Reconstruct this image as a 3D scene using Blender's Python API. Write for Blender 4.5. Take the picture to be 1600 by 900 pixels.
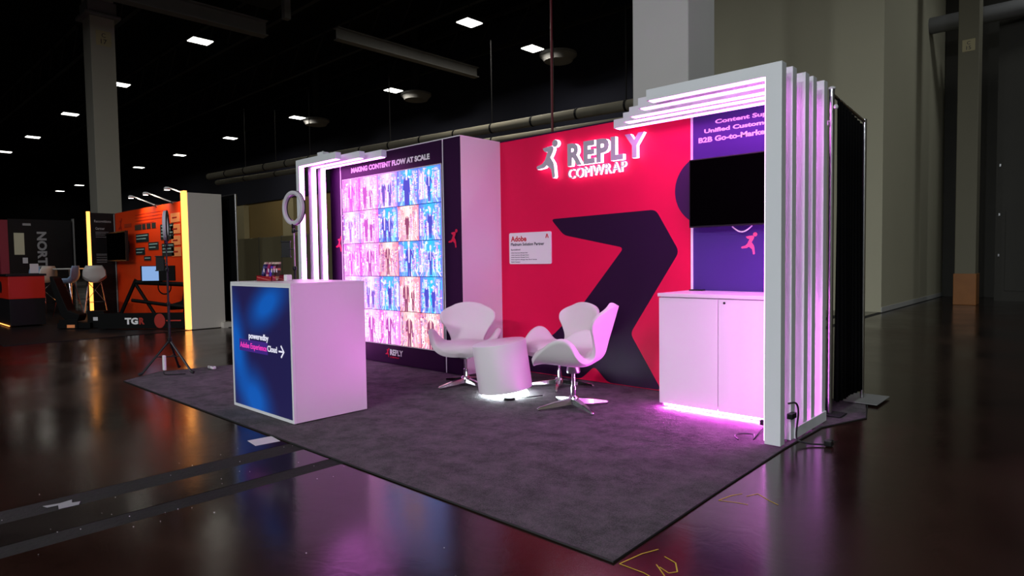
import bpy, bmesh, math, random
from mathutils import Vector, Matrix
from math import sin, cos, pi, radians as rad
random.seed(7)
for o in list(bpy.data.objects): bpy.data.objects.remove(o)
SC = bpy.context.scene
COL = SC.collection
# ------------------------------------------------------------------ camera
cam = bpy.data.objects.new('camera', bpy.data.cameras.new('camera')); COL.objects.link(cam)
yw, pt, rl = rad(42.898), rad(-2.556), rad(-0.802)
F = Vector((-sin(yw)*cos(pt), cos(yw)*cos(pt), sin(pt))); R = Vector((cos(yw), sin(yw), 0)); U = R.cross(F)
R2 = R*cos(rl)+U*sin(rl); U2 = U*cos(rl)-R*sin(rl)
cam.matrix_world = Matrix(((R2.x, U2.x, -F.x, 4.791), (R2.y, U2.y, -F.y, -4.999), (R2.z, U2.z, -F.z, 1.193), (0, 0, 0, 1)))
cam.data.lens = 1001.2/1600*36; cam.data.sensor_width = 36; cam.data.clip_end = 400
SC.camera = cam
# ------------------------------------------------------------------ world, exposure
W = bpy.data.worlds.new('hall_air'); SC.world = W; W.use_nodes = True
W.node_tree.nodes['Background'].inputs[0].default_value = (.9, .95, 1, 1)
W.node_tree.nodes['Background'].inputs[1].default_value = 0.004
SC.view_settings.view_transform = 'Standard'; SC.view_settings.look = 'None'
SC.view_settings.exposure = 0; SC.view_settings.gamma = 1; SC.view_settings.use_curve_mapping = False
LAMP_W = 325            # each ceiling fixture of the hall
LAMP_Z = 9.0
STRIP_E = 13           # pink LED strips on the arches
STRIP_C = (1, .22, 1.0)
# ------------------------------------------------------------------ materials
def srgb(r, g, b): return tuple(((c/255)/12.92 if c/255 <= .04045 else ((c/255+.055)/1.055)**2.4) for c in (r, g, b))
MATS = {}
def mat(name, color, rough=.5, metal=0, spec=.5, noise=0, nscale=20, bump=0, bscale=80, emit=None, estr=1, coat=0, coord='Object', rvar=0):
    if name in MATS: return MATS[name]
    m = bpy.data.materials.new(name); m.use_nodes = True; nt = m.node_tree; N = nt.nodes; L = nt.links
    b = N['Principled BSDF']
    b.inputs['Base Color'].default_value = (*color, 1); b.inputs['Roughness'].default_value = rough
    b.inputs['Metallic'].default_value = metal; b.inputs['Specular IOR Level'].default_value = spec
    b.inputs['Coat Weight'].default_value = coat
    tc = N.new('ShaderNodeTexCoord')
    if noise or rvar:
        n = N.new('ShaderNodeTexNoise'); n.inputs['Scale'].default_value = nscale; n.inputs['Detail'].default_value = 5
        L.new(tc.outputs[coord], n.inputs['Vector'])
        if noise:
            mx = N.new('ShaderNodeMix'); mx.data_type = 'RGBA'
            mx.inputs[6].default_value = (*[c*(1-noise) for c in color], 1); mx.inputs[7].default_value = (*[min(1, c*(1+noise)) for c in color], 1)
            L.new(n.outputs[0], mx.inputs[0]); L.new(mx.outputs[2], b.inputs['Base Color'])
        if rvar:
            mr = N.new('ShaderNodeMapRange'); mr.inputs[1].default_value = .3; mr.inputs[2].default_value = .7
            mr.inputs[3].default_value = rough-rvar; mr.inputs[4].default_value = rough+rvar
            L.new(n.outputs[0], mr.inputs[0]); L.new(mr.outputs[0], b.inputs['Roughness'])
    if bump:
        n2 = N.new('ShaderNodeTexNoise'); n2.inputs['Scale'].default_value = bscale; n2.inputs['Detail'].default_value = 4
        L.new(tc.outputs[coord], n2.inputs['Vector'])
        bp = N.new('ShaderNodeBump'); bp.inputs['Strength'].default_value = bump; bp.inputs['Distance'].default_value = .01
        L.new(n2.outputs[0], bp.inputs['Height']); L.new(bp.outputs[0], b.inputs['Normal'])
    if emit:
        b.inputs['Emission Color'].default_value = (*emit, 1); b.inputs['Emission Strength'].default_value = estr
    MATS[name] = m; return m
M = lambda n: MATS[n]
mat('white_laminate', (.76, .74, .76), .32, spec=.4, bump=.02, bscale=300)
mat('white_frame', (.80, .83, .86), .4, bump=.03, bscale=200)
mat('white_fabric', (.72, .70, .70), .85, spec=.2, noise=.03, nscale=200, bump=.12, bscale=500)
mat('chrome', (.78, .78, .8), .12, 1)
mat('chrome_satin', (.6, .6, .62), .28, 1)
mat('black_metal', (.012, .011, .014), .4, spec=.4)
mat('black_plastic', (.008, .008, .009), .35, spec=.3)
mat('screen_black', (.0006, .0006, .0006), .6, spec=0)
mat('rig_black', (.002, .002, .0022), .6, spec=.12)
mat('drape_black', (.004, .004, .0045), .95, spec=.02, bump=.3, bscale=60)
mat('red_print', srgb(222, 0, 72), .55, spec=.25, noise=.03, nscale=3)
mat('navy_print', srgb(38, 9, 46), .5, spec=.18, noise=.05, nscale=3)
mat('plum_print', srgb(60, 18, 74), .55, spec=.25)
mat('violet_print', srgb(66, 46, 122), .55, spec=.25, noise=.12, nscale=1.1)
mat('runner_red', srgb(225, 20, 62), .5)
mat('runner_pink', srgb(240, 90, 140), .5)
mat('print_white', (.85, .85, .86), .5)
mat('trim_white', (.8, .8, .82), .35)
mat('led_pink', (.9, .8, .9), .5, emit=STRIP_C, estr=STRIP_E)
mat('led_under', (.9, .8, .9), .5, emit=(1, .10, .92), estr=560)
mat('led_cool', (.9, .95, 1), .5, emit=(.82, 1, .97), estr=34)
mat('led_sign', (.95, .9, .95), .5, emit=(1, .62, .88), estr=3.2)
mat('led_orange', (.95, .6, .3), .5, emit=(1, .34, .06), estr=2.8)
mat('lamp_diffuser', (.9, .9, .9), .5, emit=(1, .99, .90), estr=4)
mat('spot_lens', (.9, .9, .9), .5, emit=(1, .9, .78), estr=6)
mat('sign_face', (.50, .48, .54), .5)
mat('card_white', (.80, .76, .80), .5)
mat('letter_red', srgb(190, 20, 30), .5)
mat('letter_dark', (.03, .02, .05), .5)
mat('ceiling_dark', (.006, .006, .007), .9, spec=.1)
mat('steel_dark', (.022, .022, .024), .7, spec=.2)
mat('duct_grey', (.20, .20, .20), .6, noise=.15, nscale=2)
mat('duct_tan', (.34, .32, .25), .7, noise=.2, nscale=1.5)
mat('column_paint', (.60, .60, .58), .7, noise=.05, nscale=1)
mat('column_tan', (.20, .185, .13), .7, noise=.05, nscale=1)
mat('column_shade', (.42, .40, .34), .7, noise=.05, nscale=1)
mat('column_base', (.35, .13, .03), .35, noise=.2, nscale=5)
mat('wall_olive', (.58, .55, .40), .8, noise=.06, nscale=.6)
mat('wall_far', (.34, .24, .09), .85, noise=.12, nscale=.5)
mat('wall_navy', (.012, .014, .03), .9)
mat('panel_beige', (.50, .44, .26), .7, noise=.06, nscale=1)
mat('door_dark', (.035, .032, .024), .6, noise=.2, nscale=2)
mat('orange_print', srgb(222, 58, 12), .55, spec=.25, noise=.14, nscale=.9)
mat('orange_dark', srgb(165, 26, 8), .5)
mat('booth_black', (.005, .0045, .006), .5, spec=.3)
mat('booth_white', (.62, .56, .50), .6)
mat('label_dark', (.008, .018, .022), .5)
mat('label_teal', (.25, .42, .42), .5)
mat('label_peach', srgb(245, 150, 90), .5)
mat('counter_red', srgb(185, 30, 14), .45)
mat('shell_blue', (.30, .44, .66), .45)
mat('shell_white', (.56, .56, .54), .45)
mat('letter_grey', (.32, .32, .34), .5)
mat('chalk_yellow', (.55, .44, .02), .8)
mat('paper_white', (.62, .60, .64), .7)
mat('ring_diffuser', (.60, .57, .62), .45)
mat('monitor_glow', (.02, .02, .03), .4, emit=(.30, .52, .95), estr=.75)
mat('cable_black', (.01, .008, .012), .45)
mat('rubber', (.01, .01, .01), .7)
mat('rail_red', (.25, .02, .04), .5)

def carpet_mat():
    m = bpy.data.materials.new('carpet'); m.use_nodes = True; nt = m.node_tree; N = nt.nodes; L = nt.links; b = N['Principled BSDF']
    b.inputs['Roughness'].default_value = 1; b.inputs['Specular IOR Level'].default_value = .05
    b.inputs['Sheen Weight'].default_value = .25; b.inputs['Sheen Roughness'].default_value = .5
    tc = N.new('ShaderNodeTexCoord')
    a = N.new('ShaderNodeTexNoise'); a.inputs['Scale'].default_value = 130; a.inputs['Detail'].default_value = 5; a.inputs['Roughness'].default_value = .7
    c = N.new('ShaderNodeTexNoise'); c.inputs['Scale'].default_value = 5.5; c.inputs['Detail'].default_value = 10; c.inputs['Roughness'].default_value = .78
    w = N.new('ShaderNodeTexNoise'); w.inputs['Scale'].default_value = 14; w.inputs['Detail'].default_value = 5; w.inputs['Distortion'].default_value = 1.2
    for n in (a, c, w): L.new(tc.outputs['Object'], n.inputs['Vector'])
    r = N.new('ShaderNodeValToRGB'); r.color_ramp.elements[0].position = .41; r.color_ramp.elements[0].color = (.012, .009, .011, 1)
    r.color_ramp.elements[1].position = .60; r.color_ramp.elements[1].color = (.20, .150, .188, 1)
    m1 = N.new('ShaderNodeMath'); m1.operation = 'MULTIPLY_ADD'; m1.inputs[1].default_value = .55; L.new(c.outputs[0], m1.inputs[0])
    m2 = N.new('ShaderNodeMath'); m2.operation = 'MULTIPLY'; m2.inputs[1].default_value = .45; L.new(a.outputs[0], m2.inputs[0]); L.new(m2.outputs[0], m1.inputs[2])
    L.new(m1.outputs[0], r.inputs[0]); L.new(r.outputs[0], b.inputs['Base Color'])
    h = N.new('ShaderNodeMath'); h.operation = 'MULTIPLY_ADD'; h.inputs[1].default_value = .9; L.new(w.outputs[0], h.inputs[0]); L.new(a.outputs[0], h.inputs[2])
    bp = N.new('ShaderNodeBump'); bp.inputs['Strength'].default_value = 1; bp.inputs['Distance'].default_value = .03
    L.new(h.outputs[0], bp.inputs['Height']); L.new(bp.outputs[0], b.inputs['Normal'])
    MATS['carpet'] = m
carpet_mat()
def floor_mat(name, dark, light, rough, groove=False):
    m = bpy.data.materials.new(name); m.use_nodes = True; nt = m.node_tree; N = nt.nodes; L = nt.links; b = N['Principled BSDF']
    b.inputs['Specular IOR Level'].default_value = .36
    tc = N.new('ShaderNodeTexCoord')
    def noise(s, d=6, dist=0, rg=.6):
        n = N.new('ShaderNodeTexNoise'); n.inputs['Scale'].default_value = s; n.inputs['Detail'].default_value = d; n.inputs['Distortion'].default_value = dist
        n.inputs['Roughness'].default_value = rg; L.new(tc.outputs['Object'], n.inputs['Vector']); return n
    n1 = noise(.55, 8, .6); n2 = noise(7, 6, .8); n3 = noise(1.6, 8, 2.5, .7)
    r = N.new('ShaderNodeValToRGB'); r.color_ramp.elements[0].position = .33; r.color_ramp.elements[0].color = (*dark, 1)
    r.color_ramp.elements[1].position = .68; r.color_ramp.elements[1].color = (*light, 1); L.new(n1.outputs[0], r.inputs[0])
    # dark scuffs with a shape of their own
    sc = N.new('ShaderNodeValToRGB'); sc.color_ramp.elements[0].position = .485; sc.color_ramp.elements[0].color = (1, 1, 1, 1)
    sc.color_ramp.elements[1].position = .5; sc.color_ramp.elements[1].color = (.45, .45, .45, 1)
    e = sc.color_ramp.elements.new(.515); e.color = (1, 1, 1, 1); L.new(n3.outputs[0], sc.inputs[0])
    mx = N.new('ShaderNodeMix'); mx.data_type = 'RGBA'; mx.blend_type = 'MULTIPLY'; mx.inputs[0].default_value = .6
    L.new(r.outputs[0], mx.inputs[6]); L.new(sc.outputs[0], mx.inputs[7]); L.new(mx.outputs[2], b.inputs['Base Color'])
    mr = N.new('ShaderNodeMapRange'); mr.inputs[1].default_value = .3; mr.inputs[2].default_value = .72
    mr.inputs[3].default_value = rough-.05; mr.inputs[4].default_value = rough+.12
    L.new(n1.outputs[0], mr.inputs[0]); L.new(mr.outputs[0], b.inputs['Roughness'])
    bp = N.new('ShaderNodeBump'); bp.inputs['Strength'].default_value = .12 if not groove else .9; bp.inputs['Distance'].default_value = .006
    L.new((n2 if not groove else noise(30, 6)).outputs[0], bp.inputs['Height']); L.new(bp.outputs[0], b.inputs['Normal'])
    MATS[name] = m
floor_mat('concrete', (.010, .004, .003), (.032, .013, .009), .155)
floor_mat('trench_rough', (.006, .006, .006), (.028, .026, .024), .85, True)
floor_mat('trench_steel', (.012, .009, .008), (.022, .017, .015), .16)
def vcol_mat(name, strength, rough=.5, emissive=True):
    m = bpy.data.materials.new(name); m.use_nodes = True; nt = m.node_tree; N = nt.nodes; L = nt.links; b = N['Principled BSDF']
    a = N.new('ShaderNodeVertexColor'); a.layer_name = 'Col'; b.inputs['Roughness'].default_value = rough
    if emissive:
        b.inputs['Base Color'].default_value = (.02, .02, .02, 1)
        L.new(a.outputs[0], b.inputs['Emission Color']); b.inputs['Emission Strength'].default_value = strength
    else: L.new(a.outputs[0], b.inputs['Base Color'])
    MATS[name] = m
vcol_mat('picture_glow', 1.65, .3)
vcol_mat('packet_print', 1, .4, False)
def blue_screen():
    m = bpy.data.materials.new('blue_screen'); m.use_nodes = True; nt = m.node_tree; N = nt.nodes; L = nt.links; b = N['Principled BSDF']
    b.inputs['Base Color'].default_value = (.01, .012, .03, 1); b.inputs['Roughness'].default_value = .4
    tc = N.new('ShaderNodeTexCoord'); prev = None
    nz = N.new('ShaderNodeTexNoise'); nz.inputs['Scale'].default_value = 2.2; L.new(tc.outputs['Object'], nz.inputs[0])
    for cx, cz, rx, rz, an in ((.12, .86, .55, .24, 25), (-.42, .50, .26, .62, 12), (-.12, .10, .48, .34, -35)):
        sb = N.new('ShaderNodeVectorMath'); sb.operation = 'SUBTRACT'; sb.inputs[1].default_value = (cx, 0, cz); L.new(tc.outputs['Object'], sb.inputs[0])
        mp = N.new('ShaderNodeMapping'); mp.inputs['Rotation'].default_value = (0, rad(an), 0); mp.inputs['Scale'].default_value = (1, 0, 1); L.new(sb.outputs[0], mp.inputs[0])
        ml = N.new('ShaderNodeVectorMath'); ml.operation = 'MULTIPLY'; ml.inputs[1].default_value = (1/rx, 0, 1/rz); L.new(mp.outputs[0], ml.inputs[0])
        gr = N.new('ShaderNodeTexGradient'); gr.gradient_type = 'QUADRATIC_SPHERE'; L.new(ml.outputs[0], gr.inputs[0])
        if prev is None: prev = gr.outputs['Fac']
        else:
            ad = N.new('ShaderNodeMath'); ad.operation = 'ADD'; L.new(prev, ad.inputs[0]); L.new(gr.outputs['Fac'], ad.inputs[1]); prev = ad.outputs[0]
    r = N.new('ShaderNodeValToRGB'); r.color_ramp.elements[0].position = 0; r.color_ramp.elements[0].color = (*srgb(25, 17, 68), 1)
    r.color_ramp.elements[1].position = .62; r.color_ramp.elements[1].color = (*srgb(0, 88, 182), 1)
    e = r.color_ramp.elements.new(.22); e.color = (*srgb(10, 52, 125), 1)
    L.new(prev, r.inputs[0]); L.new(r.outputs[0], b.inputs['Emission Color']); b.inputs['Emission Strength'].default_value = .9
    MATS['blue_screen'] = m
blue_screen()

# ------------------------------------------------------------------ helpers
def tag(o, label=None, cat=None, group=None, kind=None):
    if label: o['label'] = label
    if cat: o['category'] = cat
    if group: o['group'] = group
    if kind: o['kind'] = kind
    return o
def thing(name, label, cat, loc=(0, 0, 0), rz=0, group=None):
    o = bpy.data.objects.new(name, None); COL.objects.link(o); o.empty_display_size = .1
    o.location = loc; o.rotation_euler = (0, 0, rz); return tag(o, label, cat, group)
def curve(P, n=6):
    P = [Vector(p) for p in P]; out = []
    for i in range(len(P)-1):
        p0, p1, p2, p3 = P[max(0, i-1)], P[i], P[i+1], P[min(len(P)-1, i+2)]
        for k in range(n): t = k/n; out.append(.5*((2*p1)+(p2-p0)*t+(2*p0-5*p1+4*p2-p3)*t*t+(3*p1-p0-3*p2+p3)*t**3))
    return out+[P[-1]]
class MB:
    def __init__(s): s.v = []; s.f = []; s.c = []
    def add(s, vs, fs, col=None):
        k = len(s.v); s.v += [tuple(v) for v in vs]
        for f in fs: s.f.append(tuple(k+i for i in f)); s.c.append(col)
        return s
    def box(s, x0, x1, y0, y1, z0, z1, col=None):
        return s.add([(x0,y0,z0),(x1,y0,z0),(x1,y1,z0),(x0,y1,z0),(x0,y0,z1),(x1,y0,z1),(x1,y1,z1),(x0,y1,z1)],
                     [(0,3,2,1),(4,5,6,7),(0,1,5,4),(1,2,6,5),(2,3,7,6),(3,0,4,7)], col)
    def tube(s, pts, r, n=8, r1=None, cap=True, col=None):
        pts = [Vector(p) for p in pts]; K = len(pts); vs = []; fs = []
        up = None
        for i, p in enumerate(pts):
            d = (pts[min(i+1, K-1)]-pts[max(i-1, 0)]).normalized()
            if up is None:
                up = Vector((0, 0, 1)) if abs(d.z) < .9 else Vector((1, 0, 0))
            a = d.cross(up).normalized(); b = a.cross(d).normalized(); up = b
            rr = r if r1 is None else r+(r1-r)*i/(K-1)
            vs += [p+(a*cos(2*pi*j/n)+b*sin(2*pi*j/n))*rr for j in range(n)]
        for i in range(K-1):
            for j in range(n): fs.append((i*n+j, (i+1)*n+j, (i+1)*n+(j+1) % n, i*n+(j+1) % n))
        if cap: fs.append(tuple(range(n))); fs.append(tuple((K-1)*n+j for j in reversed(range(n))))
        return s.add(vs, fs, col)
    def lathe(s, prof, c=(0, 0, 0), n=40, col=None):
        vs = []; fs = []; K = len(prof)
        for r, z in prof: vs += [(c[0]+r*cos(2*pi*j/n), c[1]+r*sin(2*pi*j/n), c[2]+z) for j in range(n)]
        for i in range(K-1):
            for j in range(n): fs.append((i*n+j, i*n+(j+1) % n, (i+1)*n+(j+1) % n, (i+1)*n+j))
        fs.append(tuple(reversed(range(n)))); fs.append(tuple((K-1)*n+j for j in range(n)))
        return s.add(vs, fs, col)
    def prism(s, poly, o, r, u, depth, col=None):
        """polygon (a,b) in the plane o + a r + b u; thickness depth towards r x u"""
        o, r, u = Vector(o), Vector(r), Vector(u); n = r.cross(u)
        if sum(poly[i][0]*poly[(i+1) % len(poly)][1]-poly[(i+1) % len(poly)][0]*poly[i][1] for i in range(len(poly))) < 0: poly = poly[::-1]
        k = len(poly)
        vs = [o+r*a+u*b for a, b in poly]+[o+r*a+u*b+n*depth for a, b in poly]
        fs = [tuple(reversed(range(k))), tuple(range(k, 2*k))]+[(i, (i+1) % k, k+(i+1) % k, k+i) for i in range(k)]
        return s.add(vs, fs, col)
    def build(s, name, m, parent=None, bevel=0, smooth=False, origin=None, local=False):
        me = bpy.data.meshes.new(name)
        off = Vector((0, 0, 0))
        if parent is not None and not local:
            p = parent
            while p is not None: off += p.location; p = p.parent
        elif origin is not None: off = Vector(origin)
        me.from_pydata([Vector(v)-off for v in s.v], [], s.f); me.update()
        if any(c is not None for c in s.c):
            ca = me.color_attributes.new('Col', 'FLOAT_COLOR', 'CORNER')
            for p in me.polygons:
                c = s.c[p.index] or (0, 0, 0)
                for li in p.loop_indices: ca.data[li].color = (*c[:3], 1)
        o = bpy.data.objects.new(name, me); COL.objects.link(o); me.materials.append(M(m) if isinstance(m, str) else m)
        if parent is not None: o.parent = parent
        elif origin is not None: o.location = origin
        if smooth:
            for p in me.polygons: p.use_smooth = True
            try: me.set_sharp_from_angle(angle=rad(40))
            except Exception: pass
        if bevel:
            b = o.modifiers.new('bevel', 'BEVEL'); b.width = bevel; b.segments = 2; b.limit_method = 'ANGLE'
        return o
def box(name, m, x0, x1, y0, y1, z0, z1, parent=None, bevel=0, **k):
    return MB().box(x0, x1, y0, y1, z0, z1).build(name, m, parent, bevel, **k)
def struct(o): o['kind'] = 'structure'; return o
FRONT = (Vector((1, 0, 0)), Vector((0, 0, 1)))      # faces -Y
SIDE = (Vector((0, 1, 0)), Vector((0, 0, 1)))       # faces +X
def text(name, body, m, parent, o, basis, width=None, height=None, depth=.002, bold=0, align='L', local_off=True):
    """writing laid out in plane o + a r + b u, lower left (or centre) of its bounds at o"""
    cu = bpy.data.curves.new(name, 'FONT'); cu.body = body; cu.size = 1; cu.offset = bold; cu.extrude = 0; cu.resolution_u = 3
    ob = bpy.data.objects.new('tmp', cu); COL.objects.link(ob)
    dg = bpy.context.evaluated_depsgraph_get(); me = bpy.data.meshes.new_from_object(ob.evaluated_get(dg)); bpy.data.objects.remove(ob)
    xs = [v.co.x for v in me.vertices]; ys = [v.co.y for v in me.vertices]
    w, h = max(xs)-min(xs), max(ys)-min(ys); x0, y0 = min(xs), min(ys)
    sx = width/w if width else None; sy = height/h if height else None
    sx = sx or sy; sy = sy or sx
    r, u = basis; n = r.cross(u); off = Vector((0, 0, 0)); p = parent
    while p is not None: off += p.location; p = p.parent
    shift = {'L': 0, 'C': -w*sx/2, 'R': -w*sx}[align]
    for v in me.vertices:
        a = (v.co.x-x0)*sx+shift; b = (v.co.y-y0)*sy
        v.co = Vector(o)+r*a+u*b+n*depth-off
    if True:                                       # give the lettering a thickness
        bm = bmesh.new(); bm.from_mesh(me)
        g = bmesh.ops.extrude_face_region(bm, geom=bm.faces[:])
        bmesh.ops.translate(bm, vec=-n*depth*.999, verts=[e for e in g['geom'] if isinstance(e, bmesh.types.BMVert)])
        bmesh.ops.recalc_face_normals(bm, faces=bm.faces[:])
        bm.to_mesh(me); bm.free()
    me.polygons.foreach_set('use_smooth', [False]*len(me.polygons)); ob = bpy.data.objects.new(name, me); COL.objects.link(ob); me.materials.clear(); me.materials.append(M(m)); ob.parent = parent
    return ob
RUN = [(289,226),(318,221),(346,219),(357,224),(360,236),(352,254),(338,276),(357,303),(362,322),(367,374),(360,381),(351,379),(343,336),(314,313),(296,324),(253,328),(246,318),(252,311),(284,303),(303,285),(320,247),(305,245),(293,234)]
def runner(mb, o, basis, h, depth, col=None):
    """running figure emblem; o = lower left of its bounds, h = overall height"""
    k = h/190.; P = [((x-246)*k, (381-y)*k) for x, y in RUN]
    mb.prism(P, o, basis[0], basis[1], depth, col)
    mb.prism([((369-246)*k+18*k*cos(a), (381-209)*k+18*k*sin(a)) for a in [2*pi*i/20 for i in range(20)]], o, basis[0], basis[1], depth, col)
    return mb
def rounded(pts, r=.03, n=4):
    out = []; K = len(pts)
    for i in range(K):
        p = Vector(pts[i]); a = Vector(pts[i-1])-p; b = Vector(pts[(i+1) % K])-p
        d = min(r, a.length*.45, b.length*.45); A = p+a.normalized()*d; B = p+b.normalized()*d
        for j in range(n+1):
            t = j/n; q = A*(1-t)**2+p*2*t*(1-t)+B*t*t; out.append((q.x, q.y))
    return out
def copy_tree(o, parent=None):
    c = o.copy(); COL.objects.link(c)
    if parent is not None: c.parent = parent
    for ch in [x for x in o.children]: copy_tree(ch, c)
    return c

# ================================================================== THE HALL
fl = MB()
fl.box(-80, .86, -30, 30, -.2, 0); fl.box(1.50, 30, -30, 30, -.2, 0)
struct(fl.build('floor', 'concrete'))
tb = MB(); tb.box(.86, 1.06, -30, 30, -.2, -.001); tb.box(1.36, 1.50, -30, 30, -.2, -.001)
struct(tb.build('trim_1', 'trench_rough'))
struct(box('trim_2', 'trench_steel', 1.06, 1.36, -30, 30, -.2, .001))
struct(box('ceiling', 'ceiling_dark', -80, 30, -30, 30, 12.2, 12.5))
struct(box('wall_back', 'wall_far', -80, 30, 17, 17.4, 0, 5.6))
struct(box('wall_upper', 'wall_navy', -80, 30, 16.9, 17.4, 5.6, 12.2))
struct(box('wall_left', 'ceiling_dark', -80.4, -80, -30, 17, 0, 12.2))
struct(box('wall_right', 'wall_olive', 30, 30.4, -30, 17, 0, 12.2))
struct(box('wall_front', 'ceiling_dark', -80, 30, -30.4, -30, 0, 12.2))
# big painted block behind the booth
bb = MB(); bb.box(-2.6, 1.40, 9.8, 17, 0, 12.2)
struct(bb.build('wall_block', 'wall_olive'))
struct(box('baseboard_block', 'column_paint', 1.40, 1.412, 9.79, 16.9, 0, .1))
struct(box('wall_dark_strip', 'door_dark', 1.42, 3.4, 16.3, 16.4, 0, 12.2))  # added dark strip, darkens the gap by covering the bright far wall
# panelled hall doors at the far right
for i in range(4):
    x0 = 2.75+i*1.15
    d = struct(box('door_%d' % (i+1), 'door_dark', x0, x0+1.12, 14.75+.35*i, 14.85+.35*i, 0, 7.2))
    hw = MB()
    for z in (1.1, 2.1, 3.3): hw.box(x0+.06, x0+.09, 14.73+.35*i, 14.75+.35*i, z, z+.06)
    hw.build('door_hinge', 'chrome_satin', d)
    box('door_panel', 'door_dark', x0+.2, x0+.92, 14.735+.35*i, 14.75+.35*i, .25, 2.2, d, .004)
# columns
def column(label, x0, x1, y0, y1, sign=None, base=None, cap=None, top=12.2, paint='column_paint'):
    c = thing('column', label, 'column', ((x0+x1)/2, (y0+y1)/2, 0))
    box('shaft', paint, x0, x1, y0, y1, 0, top, c, .015)
    if base: box('base_wrap', 'column_base', x0-.02, x1+.02, y0-.02, y1+.02, 0, base, c, .01)
    if cap:
        cp = MB(); cp.box(x0-.16, x1+.16, y0-.16, y1+.16, cap, cap+.10); cp.box(x0-.06, x1+.06, y0-.06, y1+.06, cap+.10, cap+.5)
        cp.build('collar', 'duct_grey', c, .02)
    if sign:
        a, b, z, basis, o, w = sign
        p = MB().prism([(0, 0), (w, 0), (w, w*1.1), (0, w*1.1)], o, basis[0], basis[1], .01).build('number_plate', 'panel_beige', c)
        n = basis[0].cross(basis[1])*.011
        text('lettering', a, 'letter_dark', p, Vector(o)+n+basis[0]*w*.5+basis[1]*w*.62, basis, height=w*.3, depth=.004, align='C')
        text('lettering', b, 'letter_dark', p, Vector(o)+n+basis[0]*w*.5+basis[1]*w*.14, basis, height=w*.34, depth=.004, align='C')
    return c
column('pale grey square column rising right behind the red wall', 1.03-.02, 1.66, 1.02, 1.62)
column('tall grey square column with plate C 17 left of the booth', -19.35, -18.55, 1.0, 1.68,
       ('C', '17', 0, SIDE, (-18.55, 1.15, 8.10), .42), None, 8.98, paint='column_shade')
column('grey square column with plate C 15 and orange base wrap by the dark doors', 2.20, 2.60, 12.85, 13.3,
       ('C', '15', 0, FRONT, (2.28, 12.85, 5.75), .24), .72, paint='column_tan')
# beige partition panels along the far wall
for i in range(7):
    x0 = -30+i*2.42
    t = thing('partition_panel', 'beige hard-wall partition panel standing in a row before the far wall', 'partition panel', (x0+1.2, 10.6, 0), group='beige partition panels in a row behind the left arches')
    box('panel', 'panel_beige', x0, x0+2.38, 10.55, 10.65, .02, 2.5, t, .005)
    box('post', 'duct_grey', x0+2.38, x0+2.42, 10.54, 10.66, 0, 2.52, t)
# flat pilasters on the far wall
for i, x0 in enumerate((-52, -44, -36.6, -28.4, -12)):
    struct(box('trim_%d' % (3+i), 'panel_beige', x0, x0+1.5, 16.6, 17, 0, 5.5))
# long wrapped pipes below the roof
def pipe(name, label, a, b, r, m, seg=0, cat='pipe'):
    a, b = Vector(a), Vector(b); t = thing(name, label, cat, a)
    MB().tube([a, b], r, 14).build('barrel', m, t, smooth=True)
    if seg:
        n = int((b-a).length/seg); d = (b-a).normalized()
        
        for i in range(1, n):
            p = a+d*seg*i; MB().tube([p-d*.035, p+d*.035], r*1.07, 14).build('joint_band', 'steel_dark', t)
        
        for i in range(2, n, 3):
            p = a+d*seg*i; MB().tube([p, p+Vector((0, 0, 3))], .02, 5).build('hanger_rod', 'steel_dark', t)
    return t
pipe('overhead_pipe', 'upper of two long tan wrapped pipes running behind the booth', (-29.5, 8.9, 5.70), (-.5, 12.2, 5.76), .16, 'duct_tan', 1.7)
pipe('overhead_pipe', 'lower thinner tan pipe hanging under the long wrapped pipe', (-29.5, 9.3, 5.42), (-3, 12.6, 5.46), .12, 'duct_tan', 2.6)
pipe('overhead_pipe', 'grey pipe crossing above the dark doors at top right', (.9, 14.2, 6.9), (6, 14.6, 6.95), .2, 'duct_grey', 1.3)
# truss beams, ducts and conduit at the roof
def beam(label, a, b, w, h, m, cat='beam', name='roof_beam', flange=True):
    a, b = Vector(a), Vector(b); t = thing(name, label, cat, a); d = (b-a).normalized(); s = d.cross(Vector((0, 0, 1))).normalized()
    mb = MB()
    def bar(z0, z1, ww):
        vs = []
        for p in (a, b):
            for q in (-ww/2, ww/2):
                for z in (z0, z1): vs.append(p+s*q+Vector((0, 0, z)))
        mb.add(vs, [(0,1,3,2),(4,6,7,5),(0,4,5,1),(2,3,7,6),(0,2,6,4),(1,5,7,3)])
    bar(0, h*.08, w); bar(h*.92, h, w); bar(h*.08, h*.92, w*.12)
    mb.build('i_section', m, t); return t
beam('long roof beam running into the hall at upper left', (-16.1, -6, 8.7), (-15.9, 5.4, 8.7), .36, .5, 'duct_grey')
beam('roof beam above the twin disc diffusers', (-14.2, 7, 8.6), (-14.2, 13.5, 8.6), .3, .4, 'duct_grey')
for i, y in enumerate((-2, 3.0, 7.0, 11.0, 15.2)):
    tr = thing('roof_truss', ['nearest', 'second nearest', 'middle', 'second farthest', 'farthest'][i]+' of the dark steel trusses crossing the hall ceiling', 'truss', (-10, y, 10.2), group='dark roof trusses lost in the black ceiling')
    mb = MB(); mb.box(-60, 28, y-.08, y+.08, 10.2, 10.35); mb.box(-60, 28, y-.08, y+.08, 11.6, 11.75)
    mb.build('chord', 'steel_dark', tr)
    wb = MB(); x = -60
    while x < 28: wb.tube([(x, y, 10.3), (x+1.1, y, 11.65)], .04, 5); wb.tube([(x+1.1, y, 11.65), (x+2.2, y, 10.3)], .04, 5); x += 2.2
    wb.build('web', 'steel_dark', tr)
dd = thing('air_duct', 'square metal air duct hanging at the upper left ceiling', 'duct', (-14.6, 2.6, 9.2))
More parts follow.
